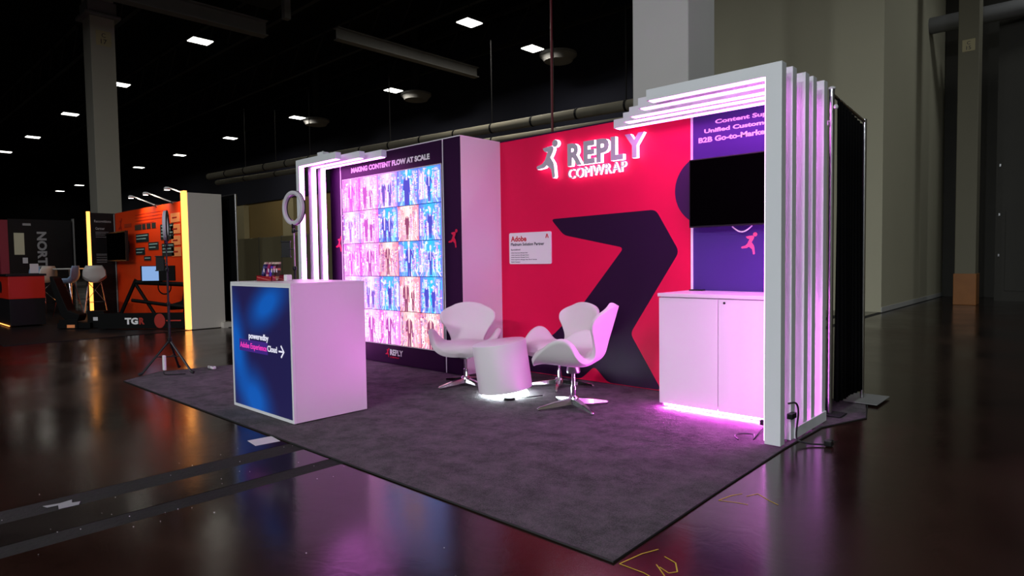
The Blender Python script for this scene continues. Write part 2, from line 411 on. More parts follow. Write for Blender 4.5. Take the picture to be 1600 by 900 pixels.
box('duct_body', 'steel_dark', -15.1, -14.1, .5, 5.2, 9.3, 10.0, dd, .02)
box('duct_drop', 'duct_grey', -14.05, -13.85, 5.0, 5.2, 8.7, 10.1, dd)
rc_ = thing('conduit', 'thin dark red pipe dropping straight down behind the booth tower', 'pipe', (-5.3, 7.4, 0))
MB().tube([(-5.3, 7.4, 3.2), (-5.3, 7.4, 12)], .03, 6).build('riser', 'rail_red', rc_)
# fixtures
def fixture(x, y, label, group=None, power=1.0):
    t = thing('ceiling_light', label, 'ceiling light', (x, y, LAMP_Z), group=group)
    h = MB(); h.box(x-.29, x+.29, y-.36, y+.36, LAMP_Z+.03, LAMP_Z+.14); h.build('housing', 'steel_dark', t, .01)
    d = MB()
    for i in range(4): d.box(x-.27, x+.27, y-.34+i*.175, y-.34+i*.175+.15, LAMP_Z, LAMP_Z+.03)
    d.build('diffuser', 'lamp_diffuser', t)
    MB().tube([(x, y, LAMP_Z+.1), (x, y, 12)], .015, 5).build('stem', 'steel_dark', t)
    l = bpy.data.lights.new('lamp_glow', 'AREA'); l.shape = 'RECTANGLE'; l.size = .54; l.size_y = .68; l.energy = LAMP_W*power; l.color = (.93, .98, 1) if x > -5 else (1, .93, .80)
    lo = bpy.data.objects.new('lamp_glow', l); COL.objects.link(lo); lo.location = (0, 0, -.03); lo.parent = t
    return t
rowA = [-18.75, -26.8, -34.7, -43.2, -50.6]
namesA = ['largest bright fixture at upper left, just right of the column C 17', 'bright fixture touching the right edge of column C 17', 'first bright fixture left of column C 17', 'second bright fixture left of column C 17', 'fixture cut by the left edge, near the dark ceiling']
for (x, y), l in zip(zip(rowA, (4.41, 4.16, 4.10, 4.08, 3.89)), namesA): fixture(x, y, l, power=.02 if x < -30 else .03)
rowB = [-11.05, -19.4, -27.5, -35.6, -44.3, -52.6, -61, -69, -76]
namesB = ['bright fixture left of the column behind the booth, beside a disc diffuser', 'fixture beside the middle disc diffuser above the LED tower', 'fixture above the left arches beside the smallest disc diffuser', 'fourth fixture along the inner ceiling row, above the orange booth', 'fifth fixture along the inner ceiling row, above the picture lights', 'sixth fixture along the inner ceiling row, small and close to column C 17', 'tiny fixture just right of column C 17', 'tiny fixture just left of column C 17', 'farthest tiny fixture low over the dark booth']
for (x, y), l in zip(zip(rowB, (13.36, 13.22, 12.87, 12.76, 12.9, 12.76, 12.6, 12.5, 12.4)), namesB): fixture(x, y, l, power=.35 if x > -12 else (.35 if x > -40 else .08))
fixture(-10.8, 9.9, 'small half hidden fixture high above the booth near the picture top', power=.3)
# fixtures of the same grid overhead and behind the viewer
for x, y, p in ((-2.7, 4.1, .08), (5.3, 4.1, .2), (13.3, 4.1, .5), (-2.7, -4.8, .05), (5.3, -4.8, .08), (-10.7, -4.8, .15), (5.3, -13.7, 1.4), (-2.7, -13.7, .7), (13.3, -13.7, 1.2), (5.3, -22.6, 10), (-2.7, -22.6, 3.0), (13.3, -22.6, 4.0), (5.3, 13.0, .12)):
    fixture(x, y, 'ceiling fixture of the hall grid above the booth', 'ceiling fixtures overhead, outside the picture', power=p)
for i, (x, y, s, l) in enumerate(((-10.9, 14.69, 1.0, 'largest round disc air diffuser, nearest the column'), (-19.4, 14.53, 1.0, 'middle round disc air diffuser above the LED tower'), (-27.6, 14.05, 1.0, 'smallest round disc air diffuser above the left arches'))):
    t = thing('disc_diffuser', l+', hanging from the ceiling', 'air diffuser', (x, y, 9))
    MB().lathe([(.15, -.25), (.55, -.2), (.62, -.08), (.72, 0), (.72, .10), (.5, .16), (.2, .2)], (x, y, 9.0), 28).build('disc', 'duct_grey', t, smooth=True)
    MB().lathe([(.2, .2), (.2, 3.19)], (x, y, 9), 16).build('duct_neck', 'steel_dark', t, smooth=True)

# ================================================================== CARPET
cp = [(3.40, -2.95), (3.36, -1.0), (3.37, -.3), (3.53, .12), (3.40, .62), (-2.2, .62), (-2.60, -1.50), (-2.80, -2.20), (-2.60, -2.93)]
cp = [(-2.57, -2.94), (3.40, -2.94), (3.37, -2.0), (3.355, -1.0), (3.37, -.35), (3.53, .12), (3.43, .55), (3.40, .62), (-2.60, .62), (-2.68, -1.8), (-2.86, -2.5)]
from mathutils import noise as nz_
def edge_x(pts, y):
    for (xa, ya), (xb, yb) in zip(pts[:-1], pts[1:]):
        if ya <= y <= yb: return xa+(xb-xa)*(y-ya)/(yb-ya)
    return pts[-1][0]
LE = [(-2.57, -2.94), (-2.86, -2.5), (-2.68, -1.8), (-2.60, .62)]; RE = [(3.40, -2.94), (3.37, -2.0), (3.355, -1.0), (3.37, -.35), (3.53, .12), (3.40, .62)]
NX, NY = 420, 240; vs = []; fs = []
for iy in range(NY+1):
    y = -2.94+3.56*iy/NY; a, b = edge_x(LE, y), edge_x(RE, y)
    for ix in range(NX+1):
        x = a+(b-a)*ix/NX
        h = .5+.5*nz_.noise(Vector((x*34, y*52, 0))); h2 = .5+.5*nz_.noise(Vector((x*9, y*13, 5))); h3 = .5+.5*nz_.noise(Vector((x*2.2, y*3.5, 9)))
        vs.append((x, y, .0035+.0062*h*h2+.0035*h2*h3+.0025*h3))
for iy in range(NY):
    for ix in range(NX): k = iy*(NX+1)+ix; fs.append((k, k+1, k+NX+2, k+NX+1))
co = MB().add(vs, fs).build('carpet', 'carpet', smooth=True); tag(co, 'dark grey short pile carpet laid under the whole booth', 'carpet')
hem = MB().tube([(x, y, .005) for x, y in cp+[cp[0]]], .005, 6).build('hem', 'rubber', co)
G = .014   # carpet top

# ================================================================== BACK WALLS
H = 2.44
bw = thing('red_display_wall', 'tall red fabric display wall with a huge dark running figure', 'display wall', (1.1, .04, 0))
box('red_panel', 'red_print', .0, 2.215, .0, .06, G, H, bw)
box('top_rail', 'navy_print', 0, 2.215, -.004, .064, H, H+.012, bw)
big = rounded([(.693,1.590),(1.88,1.612),(2.105,1.24),(1.613,.503),(1.93,.02),(1.365,.02),(1.21,.16),(1.05,.02),(.12,.02),(.16,.30),(.70,.42),(1.07,.742),(1.55,1.286),(.855,1.425)], .05)
MB().prism(big, (0, 0, 0), *FRONT, .002).build('running_figure', 'navy_print', bw)
hp = [(2.363+.295*cos(a), 1.75+.295*sin(a)) for a in [pi*.5+pi*i/40 for i in range(41)]]
hp = [p for p in hp if p[0] < 2.214]; hp = [(2.214, hp[0][1])]+hp+[(2.214, hp[-1][1])]
MB().prism(hp, (0, 0, 0), *FRONT, .002).build('figure_head', 'plum_print', bw)
# lit sign
sg = thing('lit_sign', 'backlit raised letters REPLY COMWRAP with running figure on the red wall', 'sign', (1.2, -.05, 2.1))
D0 = -.012; DT = .045
def glyph_w(c):
    cu = bpy.data.curves.new('g', 'FONT'); cu.body = c; ob = bpy.data.objects.new('g', cu); COL.objects.link(ob)
    me = bpy.data.meshes.new_from_object(ob.evaluated_get(bpy.context.evaluated_depsgraph_get())); bpy.data.objects.remove(ob)
    xs = [v.co.x for v in me.vertices]; return max(xs)-min(xs)
def sign_row(s, x0, x1, z0, z1, h, bold=.02, gapf=.12, face=-.006, dt=.045):
    ws = [glyph_w(c) for c in s]; tot = sum(ws); gap = (x1-x0)*gapf/(len(s)-1); k = (x1-x0)*(1-gapf)/tot; x = x0
    for c, w_ in zip(s, ws):
        z = z0+(z1-z0)*(x-x0)/(x1-x0); w = w_*k
        a = text('letter', c, 'led_sign', sg, (x, D0, z), FRONT, w, h, depth=dt, bold=bold)
        text('letter_face', c, 'sign_face', a, (x, D0-dt, z), FRONT, w, h, depth=.003, bold=bold)
        x += w+gap
sign_row('REPLY', .955, 1.80, 2.080, 2.077, .215, .045, .09)
sign_row('COMWRAP', .945, 1.60, 1.965, 1.975, .092, -.004, .14, dt=.03)
e1 = runner(MB(), (.56, D0, 1.985), FRONT, .375, DT).build('running_emblem', 'led_sign', sg)
runner(MB(), (.562, D0-DT, 1.987), FRONT, .371, .004).build('emblem_face', 'sign_face', e1)
# certificate card
cd = thing('partner_sign', 'small white rounded partner sign mounted low on the red wall', 'sign', (.416, -.01, 1.3))
MB().prism(rounded([(.13, 1.143), (.703, 1.143), (.703, 1.470), (.13, 1.470)], .02), (0, -.004, 0), *FRONT, .012).build('plate', 'card_white', cd)
YF = -.0165
text('lettering', 'Adobe', 'letter_red', cd, (.155, YF, 1.378), FRONT, .22, .058, .001, .03)
text('lettering', 'Platinum Solution Partner', 'letter_dark', cd, (.155, YF, 1.334), FRONT, .46, .032, .001, .02)
text('lettering', 'Specialized', 'letter_dark', cd, (.155, YF, 1.281), FRONT, .13, .022, .001, .01)
for i, (a, w) in enumerate((('Adobe Experience Manager Sites', .235), ('Adobe Experience Manager Assets', .25), ('Adobe Experience Manager Forms', .25), ('Adobe Experience Manager Sites: Run & Operate', .36), ('Adobe Commerce', .13))):
    text('lettering', a, 'letter_dark', cd, (.155, YF, 1.253-i*.0235), FRONT, w, .013, .001, .01)
MB().prism([(0,0),(.013,0),(.022,.03),(.031,0),(.044,0),(.028,.042),(.016,.042)], (.63, YF, 1.405), *FRONT, .001).build('mark', 'letter_red', cd)

vw = thing('violet_display_wall', 'violet printed display wall behind the cabinet and screen', 'display wall', (2.78, .04, 0))
box('violet_panel', 'violet_print', 2.235, 3.225, .0, .06, G, H, vw)
box('seam_trim', 'trim_white', 2.215, 2.235, -.006, .06, G, H+.01, vw)
for s, z, w in (('Content Supply Chain', 2.262, .74), ('Unified Customer Experience', 2.197, .93), ('B2B Go-to-Market Orchestration', 2.132, 1.03)):
    text('lettering', s, 'print_white', vw, (2.80, -.001, z), FRONT, w, .044, .002, .035, 'C')
runner(MB(), (2.648, -.001, 1.205), FRONT, .175, .002).build('running_emblem', 'runner_pink', vw)

tv = thing('television', 'large black switched-off flat screen on the violet wall', 'television', (2.75, -.1, 1.7))
box('screen_body', 'black_plastic', 2.262, 3.21, -.125, -.075, 1.432, 1.985, tv, .004)
box('glass', 'screen_black', 2.272, 3.20, -.1265, -.125, 1.445, 1.975, tv)
box('wall_bracket', 'black_metal', 2.60, 2.90, -.075, -.0005, 1.6, 1.85, tv)
MB().tube([(2.60+.16*t, -.06, 1.43-.045*sin(pi*t)) for t in [i/10 for i in range(11)]], .006, 6).build('loose_cable', 'trim_white', tv)

# ================================================================== CABINET
cb = thing('storage_cabinet', 'white two-door cabinet standing on a pink glowing underlight', 'cabinet', (2.7, -.27, G))
box('carcass', 'white_laminate', 2.212, 3.190, -.500, -.012, .05, .885, cb, .002)
box('top_panel', 'white_laminate', 2.200, 3.200, -.530, -.008, .885, .912, cb, .003)
for i, (a, b) in enumerate(((2.209, 2.694), (2.699, 3.190))):
    d = box('door', 'white_laminate', a, b, -.522, -.502, .044, .878, cb, .0025)
    if i: MB().lathe([(.009, 0), (.009, .004), (.006, .005)], (0, 0, 0), 16).build('keyhole', 'black_metal', d, local=True).matrix_local = Matrix.Translation((2.747-2.7, -.522+.27, .852-G)) @ Matrix.Rotation(rad(90), 4, 'X')
box('plinth', 'black_plastic', 2.26, 3.15, -.45, -.05, G, .05, cb)
box('led_strip', 'led_under', 2.25, 3.17, -.519, -.484, .030, .040, cb)
pm = thing('power_grommet', 'small black power socket strip lying at the back of the white cabinet top', 'socket', (2.3, -.06, .912))
box('socket_body', 'black_plastic', 2.24, 2.36, -.09, -.03, .912, .922, pm, .003)

# ================================================================== ARCHES
def arch(label, xo, xi, xe, y, ztop, d, group):
    """xo outer face of the post, xi inner face, xe free end of the beam, y front"""
    t = thing('lit_arch', label, 'arch frame', ((xo+xi)/2, y+d/2, G), group=group)
    zb = ztop-.077; s = 1 if xe > xi else -1
    P = [(xo, G), (xi, G), (xi, zb), (xe, zb), (xe, ztop), (xo, ztop)]
    MB().prism(P, (0, y+d, 0), *FRONT, d).build('frame', 'white_frame', t, .0025)
    a, b = y+.007, y+d-.007
    if s > 0: box('led_strip', 'led_pink', xi, xi+.005, a, b, G+.02, zb-.004, t)
    else: box('led_strip', 'led_pink', xi-.005, xi, a, b, G+.02, zb-.004, t)
    x0, x1 = sorted((xi+s*.006, xe-s*.02))
    box('led_strip', 'led_pink', x0, x1, a, b, zb-.005, zb, t)
    return t
order = ['front', 'second', 'middle', 'fourth', 'rearmost']
for i, (y, xe, zt) in enumerate(((-1.02, 2.40, 2.365), (-.84, 2.223, 2.37), (-.61, 2.0, 2.38), (-.46, 1.846, 2.385), (-.235, 1.604, 2.40))):
    arch('%s of the five nested pale arches at the cabinet' % ['foremost, shortest armed', 'second from the front', 'middle', 'second from the back', 'rearmost, longest armed'][i], 3.335, 3.235, xe, y, zt, .072, None)
bsn = thing('base_board', 'low pale board joining the feet of the right arches', 'base board', (3.32, -.5, G))
box('board', 'white_frame', 3.3355, 3.346, -.785, -.17, G, .085, bsn, .002)
for i, (y, xe) in enumerate(((-1.05, -1.535), (-.89, -1.31), (-.76, -1.08))):
    arch('%s of the three white glowing arches left of the picture wall' % ['foremost, shortest', 'middle', 'rearmost, longest'][i], -2.415, -2.345, xe, y, 2.42, .070, None)
# clamp fixtures on the beams
for x, y, z, l in ((-1.86, -1.01, 2.42, 'small pale clamp box on the left arch beam'), (3.06, -.80, 2.37, 'small pale clamp box on the right arch beams'), (2.41, -.80, 2.372, 'tiny dark clamp on the left end of the right arch beams')):
    c = thing('clamp_box', l, 'clamp', (x, y, z)); w = .06 if 'pale' in l else .015
    box('clamp_body', 'white_frame' if 'pale' in l else 'black_plastic', x-w, x+w, y-.04, y+.04, z, z+.035, c, .004)
    MB().tube([(x, y, z+.03), (x, y, z+.05)], .012, 8).build('bolt', 'chrome_satin', c)

# ================================================================== PICTURE TOWER
tw = thing('picture_tower', 'deep dark tower wall with a glowing wall of pictures', 'display tower', (-1.2, -.29, G))
XL = -2.43; YT = -.58
box('core', 'navy_print', XL, -.012, YT+.012, .05, G, H, tw)
box('side_panel', 'white_laminate', -.012, 0, YT+.004, .0, G, H, tw, .001)
box('front_panel', 'navy_print', XL, -2.19, YT, YT+.012, G, H, tw)
box('front_panel', 'navy_print', -2.175, -.272, YT, YT+.012, G, H, tw)
box('front_panel', 'navy_print', -.26, -.002, YT, YT+.012, G, H, tw)
box('seam_trim', 'trim_white', -2.19, -2.175, YT-.004, YT+.01, G, H, tw)
box('seam_trim', 'trim_white', -.272, -.262, YT-.004, YT+.01, G, H, tw)
tt = MB(); tt.box(XL, 0, YT-.003, YT+.02, H, H+.010); tt.box(-.02, 0.002, YT, .0, H, H+.010); tt.build('top_trim', 'trim_white', tw)
box('screen_frame', 'trim_white', -2.135, -.285, YT-.012, YT, .232, 2.198, tw)
text('lettering', 'MAKING CONTENT FLOW AT SCALE', 'print_white', tw, (-1.21, YT-.001, 2.262), FRONT, 1.47, .062, .002, .05, 'C')
runner(MB(), (-2.325, YT-.001, 1.32), FRONT, .19, .002).build('running_emblem', 'runner_red', tw)
runner(MB(), (-.20, YT-.001, 1.32), FRONT, .19, .002).build('running_emblem', 'runner_red', tw)
runner(MB(), (-1.335, YT-.001, .085), FRONT, .105, .002).build('running_emblem', 'runner_red', tw)
text('lettering', 'REPLY', 'print_white', tw, (-1.245, YT-.001, .112), FRONT, .24, .068, .002, .04)
text('lettering', 'COMWRAP', 'runner_red', tw, (-1.245, YT-.001, .080), FRONT, .17, .018, .002, .01)
# 25 glowing pictures
def lerp(a, b, t): return tuple(x+(y-x)*t for x, y in zip(a, b))
PAL = {'B': [srgb(40,170,255), srgb(90,100,250), srgb(140,215,255), srgb(140,90,220), srgb(230,200,255), srgb(70,70,190)],
       'P': [srgb(250,130,225), srgb(225,90,210), srgb(255,190,240), srgb(170,70,200), srgb(255,220,250), srgb(190,60,160)],
       'M': [srgb(240,80,215), srgb(215,60,200), srgb(250,150,235), srgb(190,50,190), srgb(255,190,240), srgb(200,70,210)],
       'W': [srgb(250,165,175), srgb(190,90,130), srgb(255,215,205), srgb(130,60,120), srgb(240,140,140), srgb(160,70,140)],
       'V': [srgb(190,150,250), srgb(140,110,240), srgb(240,200,255), srgb(220,120,240), srgb(120,190,255), srgb(110,60,190)]}
CELLS = ['MPVBB', 'VPBWB', 'MPWBB', 'VVBWB', 'PPPWW']  # pinker left columns: part picture content, part LED spill put into the colours
x0s, x1s, z0s, z1s = -2.13, -.29, .24, 2.19
cw = (x1s-x0s)/5; chh = (z1s-z0s)/5
def picture(r, c, kind):
    rnd = random.Random(r*17+c*5+3); ax = x0s+c*cw+.0025; bx = ax+cw-.005; bz = z1s-(r+1)*chh+.0035; tz = bz+chh-.007; w = bx-ax; h = tz-bz
    pal = PAL[kind]; mb = MB(); base = YT-.0125
    lay = [0]
    def quad(P, col):
        lay[0] += 1; y = base-.00003*lay[0]; P = [(min(max(a, 0), 1), min(max(b, 0), 1)) for a, b in P]
        mb.add([(ax+a*w, y, bz+b*h) for a, b in P], [tuple(range(len(P)))], col)
    # backdrop, brighter in the middle of the depicted street
    n = 9
    for i in range(n):
        t = abs((i+.5)/n-.5)*2
        quad([(i/n, 0), ((i+1)/n, 0), ((i+1)/n, 1), (i/n, 1)], lerp(pal[2] if kind != 'B' else pal[0], pal[1], t))
    # tower blocks with lit storeys
    for i in range(34):
        side = rnd.random() < .5; bw_ = rnd.uniform(.03, .11); x = rnd.uniform(0, .40) if side else rnd.uniform(.58, 1-bw_)
        top = rnd.uniform(.55, 1) if (x < .25 or x > .7) else rnd.uniform(.4, .8)
        col = lerp(rnd.choice(pal), (.9, .85, 1), rnd.uniform(0, .35)); quad([(x, .12), (x+bw_, .12), (x+bw_, top-.03), (x, top)], col)
        z = .2
        while z < top-.05 and rnd.random() < .93:
            z += rnd.uniform(.03, .07)
            quad([(x+.008, z), (x+bw_-.008, z), (x+bw_-.008, z+.013), (x+.008, z+.013)], rnd.choice([pal[2], pal[4], pal[5], pal[3]]))
    # shop signs and neon bars
    for i in range(90):
        x, z = rnd.uniform(0, .95), rnd.uniform(.1, .95)
        if .36 < x < .60 and z > .3: continue
        a, b = (rnd.uniform(.008, .03), rnd.uniform(.03, .13)) if rnd.random() < .65 else (rnd.uniform(.03, .11), rnd.uniform(.008, .025))
        quad([(x, z), (x+a, z+.01), (x+a, z+b+.01), (x, z+b)], rnd.choice([pal[4], pal[2], pal[3], srgb(255,130,220), srgb(255,200,250)]))
    # wet street with light streaks
    for i in range(22):
        x = rnd.uniform(0, .97); quad([(x, 0), (x+rnd.uniform(.01, .06), 0), (.5+(x-.5)*.75+.02, rnd.uniform(.12, .24)), (.5+(x-.5)*.75, rnd.uniform(.1, .2))], lerp(rnd.choice(pal), (.8, .8, 1), .2))
    for i in range(14):
        x, z = rnd.uniform(0, .9), rnd.uniform(.15, .9); a = rnd.uniform(.03, .10); quad([(x, z), (x+a, z+a*.4), (x+a*.6, z+a*1.1), (x-a*.3, z+a*.8)], lerp(rnd.choice(pal), (1, .9, 1), rnd.uniform(.2, .6)))
    # plain caption block
    quad([(.74, .86), (.96, .86), (.96, .95), (.74, .95)], lerp(pal[5], pal[2], .3)); quad([(.76, .88), (.93, .88), (.93, .90), (.76, .90)], pal[4]); quad([(.76, .92), (.9, .92), (.9, .935), (.76, .935)], pal[4])
    # one or two standing people
    ppl = [(.5, 1.0)] if rnd.random() < .72 else [(.36, .92), (.62, .86)]
    if (r, c) in ((3, 3), (3, 4), (0, 1)): ppl = [(.34, .95), (.64, .88)]
    for cx, sc in ppl:
        cx += rnd.uniform(-.04, .04); big_ = rnd.random() < .35 or r == 4
        k = sc*(1.35 if big_ else rnd.uniform(.8, 1.05))*.78; z0 = .04-(.28 if big_ else 0)
        suit = lerp(srgb(40,24,90) if kind in 'BV' else srgb(84,28,96) if kind in 'PM' else srgb(58,26,58), pal[1], .34 if kind != 'M' else .5); skin = lerp(srgb(245,200,200), pal[2], .4); q = .62
        hair = lerp(rnd.choice([srgb(40,20,50), srgb(220,190,220), srgb(110,40,60)]), pal[1], .2)
        def P(L): return [(cx+a*k*q, z0+b*k) for a, b in L]
        quad(P([(-.13,0),(-.02,0),(0,.5),(-.12,.52)]), suit); quad(P([(.02,0),(.13,0),(.12,.52),(0,.5)]), lerp(suit, (0,0,0), .25))
        quad(P([(-.12,.48),(.12,.48),(.2,.92),(.07,1.0),(-.07,1.0),(-.2,.92)]), suit)
        quad(P([(-.035,.6),(.035,.6),(.06,.98),(-.06,.98)]), lerp(pal[4], (1,1,1), .4)); quad(P([(-.012,.62),(.012,.62),(.016,.95),(-.016,.95)]), suit)
        quad(P([(-.17, .2), (.17, .2), (.2, .9), (-.2, .9)]), suit) if rnd.random() < .4 else None; up = rnd.random() < .6
        if up: quad(P([(.15,.9),(.21,.92),(.33,.72),(.28,.66)]), suit); quad(P([(.28,.66),(.33,.7),(.36,.95),(.31,.95)]), suit); quad(P([(.305,.94),(.365,.94),(.36,1.02),(.31,1.02)]), skin)
        else: quad(P([(.15,.9),(.21,.92),(.27,.5),(.21,.48)]), suit); quad(P([(.2,.5),(.27,.5),(.26,.43),(.21,.43)]), skin)
        quad(P([(-.15,.9),(-.21,.92),(-.28,.66),(-.21,.62)]), suit); quad(P([(-.28,.66),(-.21,.62),(-.08,.7),(-.1,.75)]), suit)
        hd = [(.085*cos(a), 1.13+.115*sin(a)) for a in [2*pi*i/12 for i in range(12)]]
        quad(P([(a*1.25, b+.02) for a, b in hd]), hair); quad(P([(-.03,.97),(.03,.97),(.03,1.05),(-.03,1.05)]), skin); quad(P(hd), skin)
        quad(P([(-.05,1.125),(-.02,1.125),(-.02,1.14),(-.05,1.14)]), suit); quad(P([(.02,1.125),(.05,1.125),(.05,1.14),(.02,1.14)]), suit)
    mb.build('picture', 'picture_glow', tw)
box('screen_backing', 'black_plastic', x0s, x1s, YT-.0124, YT-.006, z0s, z1s, tw)
for r in range(5):
    for c in range(5): picture(r, c, CELLS[r][c])

# ================================================================== COUNTER
ct = thing('reception_counter', 'white box counter with glowing blue screen front', 'counter', (-.03, -2.39, G))
X0, X1, Y0, Y1, Z1 = -.529, .472, -2.701, -2.074, 1.042
box('body', 'white_laminate', X0, X1, Y0+.02, Y1, G, Z1-.018, ct, .002)
box('counter_top', 'white_laminate', X0, X1, Y0, Y1+.002, Z1-.018, Z1, ct, .002)
fr = MB(); fr.box(X0, X0+.022, Y0, Y0+.02, G, Z1-.018); fr.box(X1-.022, X1, Y0, Y0+.02, G, Z1-.018); fr.box(X0+.022, X1-.022, Y0, Y0+.02, G, G+.022); fr.box(X0+.022, X1-.022, Y0, Y0+.02, Z1-.034, Z1-.018)
fr.build('front_frame', 'trim_white', ct)
sc_ = box('screen', 'blue_screen', X0+.022, X1-.022, Y0+.004, Y0+.019, G+.022, Z1-.034, ct)
mat('glow_white', (.1, .1, .1), .5, emit=(.85, .85, 1), estr=.9); mat('glow_pink', (.1, .02, .08), .5, emit=srgb(255, 60, 190), estr=.85); mat('glow_violet', (.02, .01, .04), .5, emit=srgb(72, 38, 150), estr=.6)
YC = Y0+.004
MB().prism([(-.40, .485), (.085, .485), (.085, .58), (-.40, .58)], (0, YC, 0), *FRONT, .0006).build('highlight_band', 'glow_violet', ct)
text('lettering', 'poweredby', 'glow_white', ct, (-.225, YC-.001, .578), FRONT, .33, .062, .0015, .015)
text('lettering', 'Adobe Experience', 'glow_pink', ct, (-.385, YC-.001, .498), FRONT, .455, .058, .0015, .012)
text('lettering', 'Cloud', 'glow_white', ct, (.085, YC-.001, .513), FRONT, .15, .048, .0015, .012)
ar = MB(); ar.prism([(0, -.006), (.062, -.006), (.062, .006), (0, .006)], (.262, YC-.0005, .530), *FRONT, .0015); ar.prism([(.030, .040), (.070, 0), (.030, -.040), (.040, -.048), (.086, 0), (.040, .048)], (.262, YC-.0005, .530), *FRONT, .0016)
ar.build('arrow', 'glow_white', ct)
# snack packets display on the counter
bxx = thing('display_tray', 'low red patterned card tray full of packets on the counter', 'tray', (-.34, -2.40, Z1))
tx0, tx1, ty0, ty1 = -.48, -.21, -2.50, -2.36
tray = MB(); RED = srgb(150, 24, 34)
for a in ((tx0, tx1, ty0, ty0+.004, Z1, Z1+.040), (tx0, tx1, ty1-.004, ty1, Z1, Z1+.05), (tx0, tx0+.004, ty0, ty1, Z1, Z1+.045), (tx1-.004, tx1, ty0, ty1, Z1, Z1+.045), (tx0, tx1, ty0, ty1, Z1, Z1+.003)): tray.box(*a, col=RED)
for i in range(34): 
    x = tx0+.006+(tx1-tx0-.02)*((i*.618) % 1); z = Z1+.005+.028*((i*.377) % 1); tray.box(x, x+.006, ty0-.001, ty0, z, z+.004, col=srgb(230, 140, 130))
    y = ty0+.006+(ty1-ty0-.02)*((i*.618) % 1); tray.box(tx1, tx1+.001, y, y+.006, z, z+.004, col=srgb(230, 140, 130))
tray.build('tray', 'packet_print', bxx)
pk = [('dark blue printed packet leaning at the left of the red tray', -0.445, (40,36,90), (90,90,140)), ('magenta printed packet, second from the left in the red tray', -0.365, (150,40,90), (230,170,180)), ('violet printed packet in the middle of the red tray', -0.31, (92,60,190), (50,20,50)), ('dark green and pink packet, second from the right in the red tray', -0.265, (60,60,60), (190,90,140)), ('cream and red printed packet at the right of the red tray', -0.225, (190,120,90), (60,20,30))]
for l, x, a, b in pk:
    t = thing('snack_packet', l, 'packet', (x, -2.43, Z1+.004))
    mb = MB(); rr = random.Random(int(abs(x)*1000)); w = .040; y0 = -2.46; hh = .150; N_ = 9
    for i in range(N_):
        z0 = i/N_*hh; z1 = (i+1)/N_*hh; s0, s1 = z0*.42, z1*.42; th0 = .010*sin(pi*(i/N_)*.94+.1)+.0015; th1 = .010*sin(pi*((i+1)/N_)*.94+.1)+.0015
        col = srgb(*(a if rr.random() < .6 else b)); 
        if i in (0, N_-1): col = srgb(200, 170, 160) 
        zz = Z1+.006
        mb.add([(x-w/2+s0, y0-th0, zz+z0), (x+w/2+s0, y0-th0, zz+z0), (x+w/2+s1, y0-th1, zz+z1), (x-w/2+s1, y0-th1, zz+z1), (x-w/2+s0, y0+th0+.008, zz+z0), (x+w/2+s0, y0+th0+.008, zz+z0), (x+w/2+s1, y0+th1+.008, zz+z1), (x-w/2+s1, y0+th1+.008, zz+z1)],
               [(0,1,2,3),(5,4,7,6),(1,5,6,2),(4,0,3,7),(3,2,6,7),(0,4,5,1)], col)
    mb.build('wrapper', 'packet_print', t)
    em = MB(); em.add([(x-.008+.045, y0-.0125, Z1+.075), (x+.012+.045, y0-.0125, Z1+.07), (x+.016+.045, y0-.0125, Z1+.10), (x-.006+.045, y0-.0125, Z1+.105)], [(0,1,2,3)], srgb(220, 200, 220)); em.build('print', 'packet_print', t)
cbx = box('white_box', 'card_white', -.165, -.115, -2.42, -2.37, Z1, Z1+.052, None, .006); tag(cbx, 'small white cube box beside the red tray on the counter', 'box')

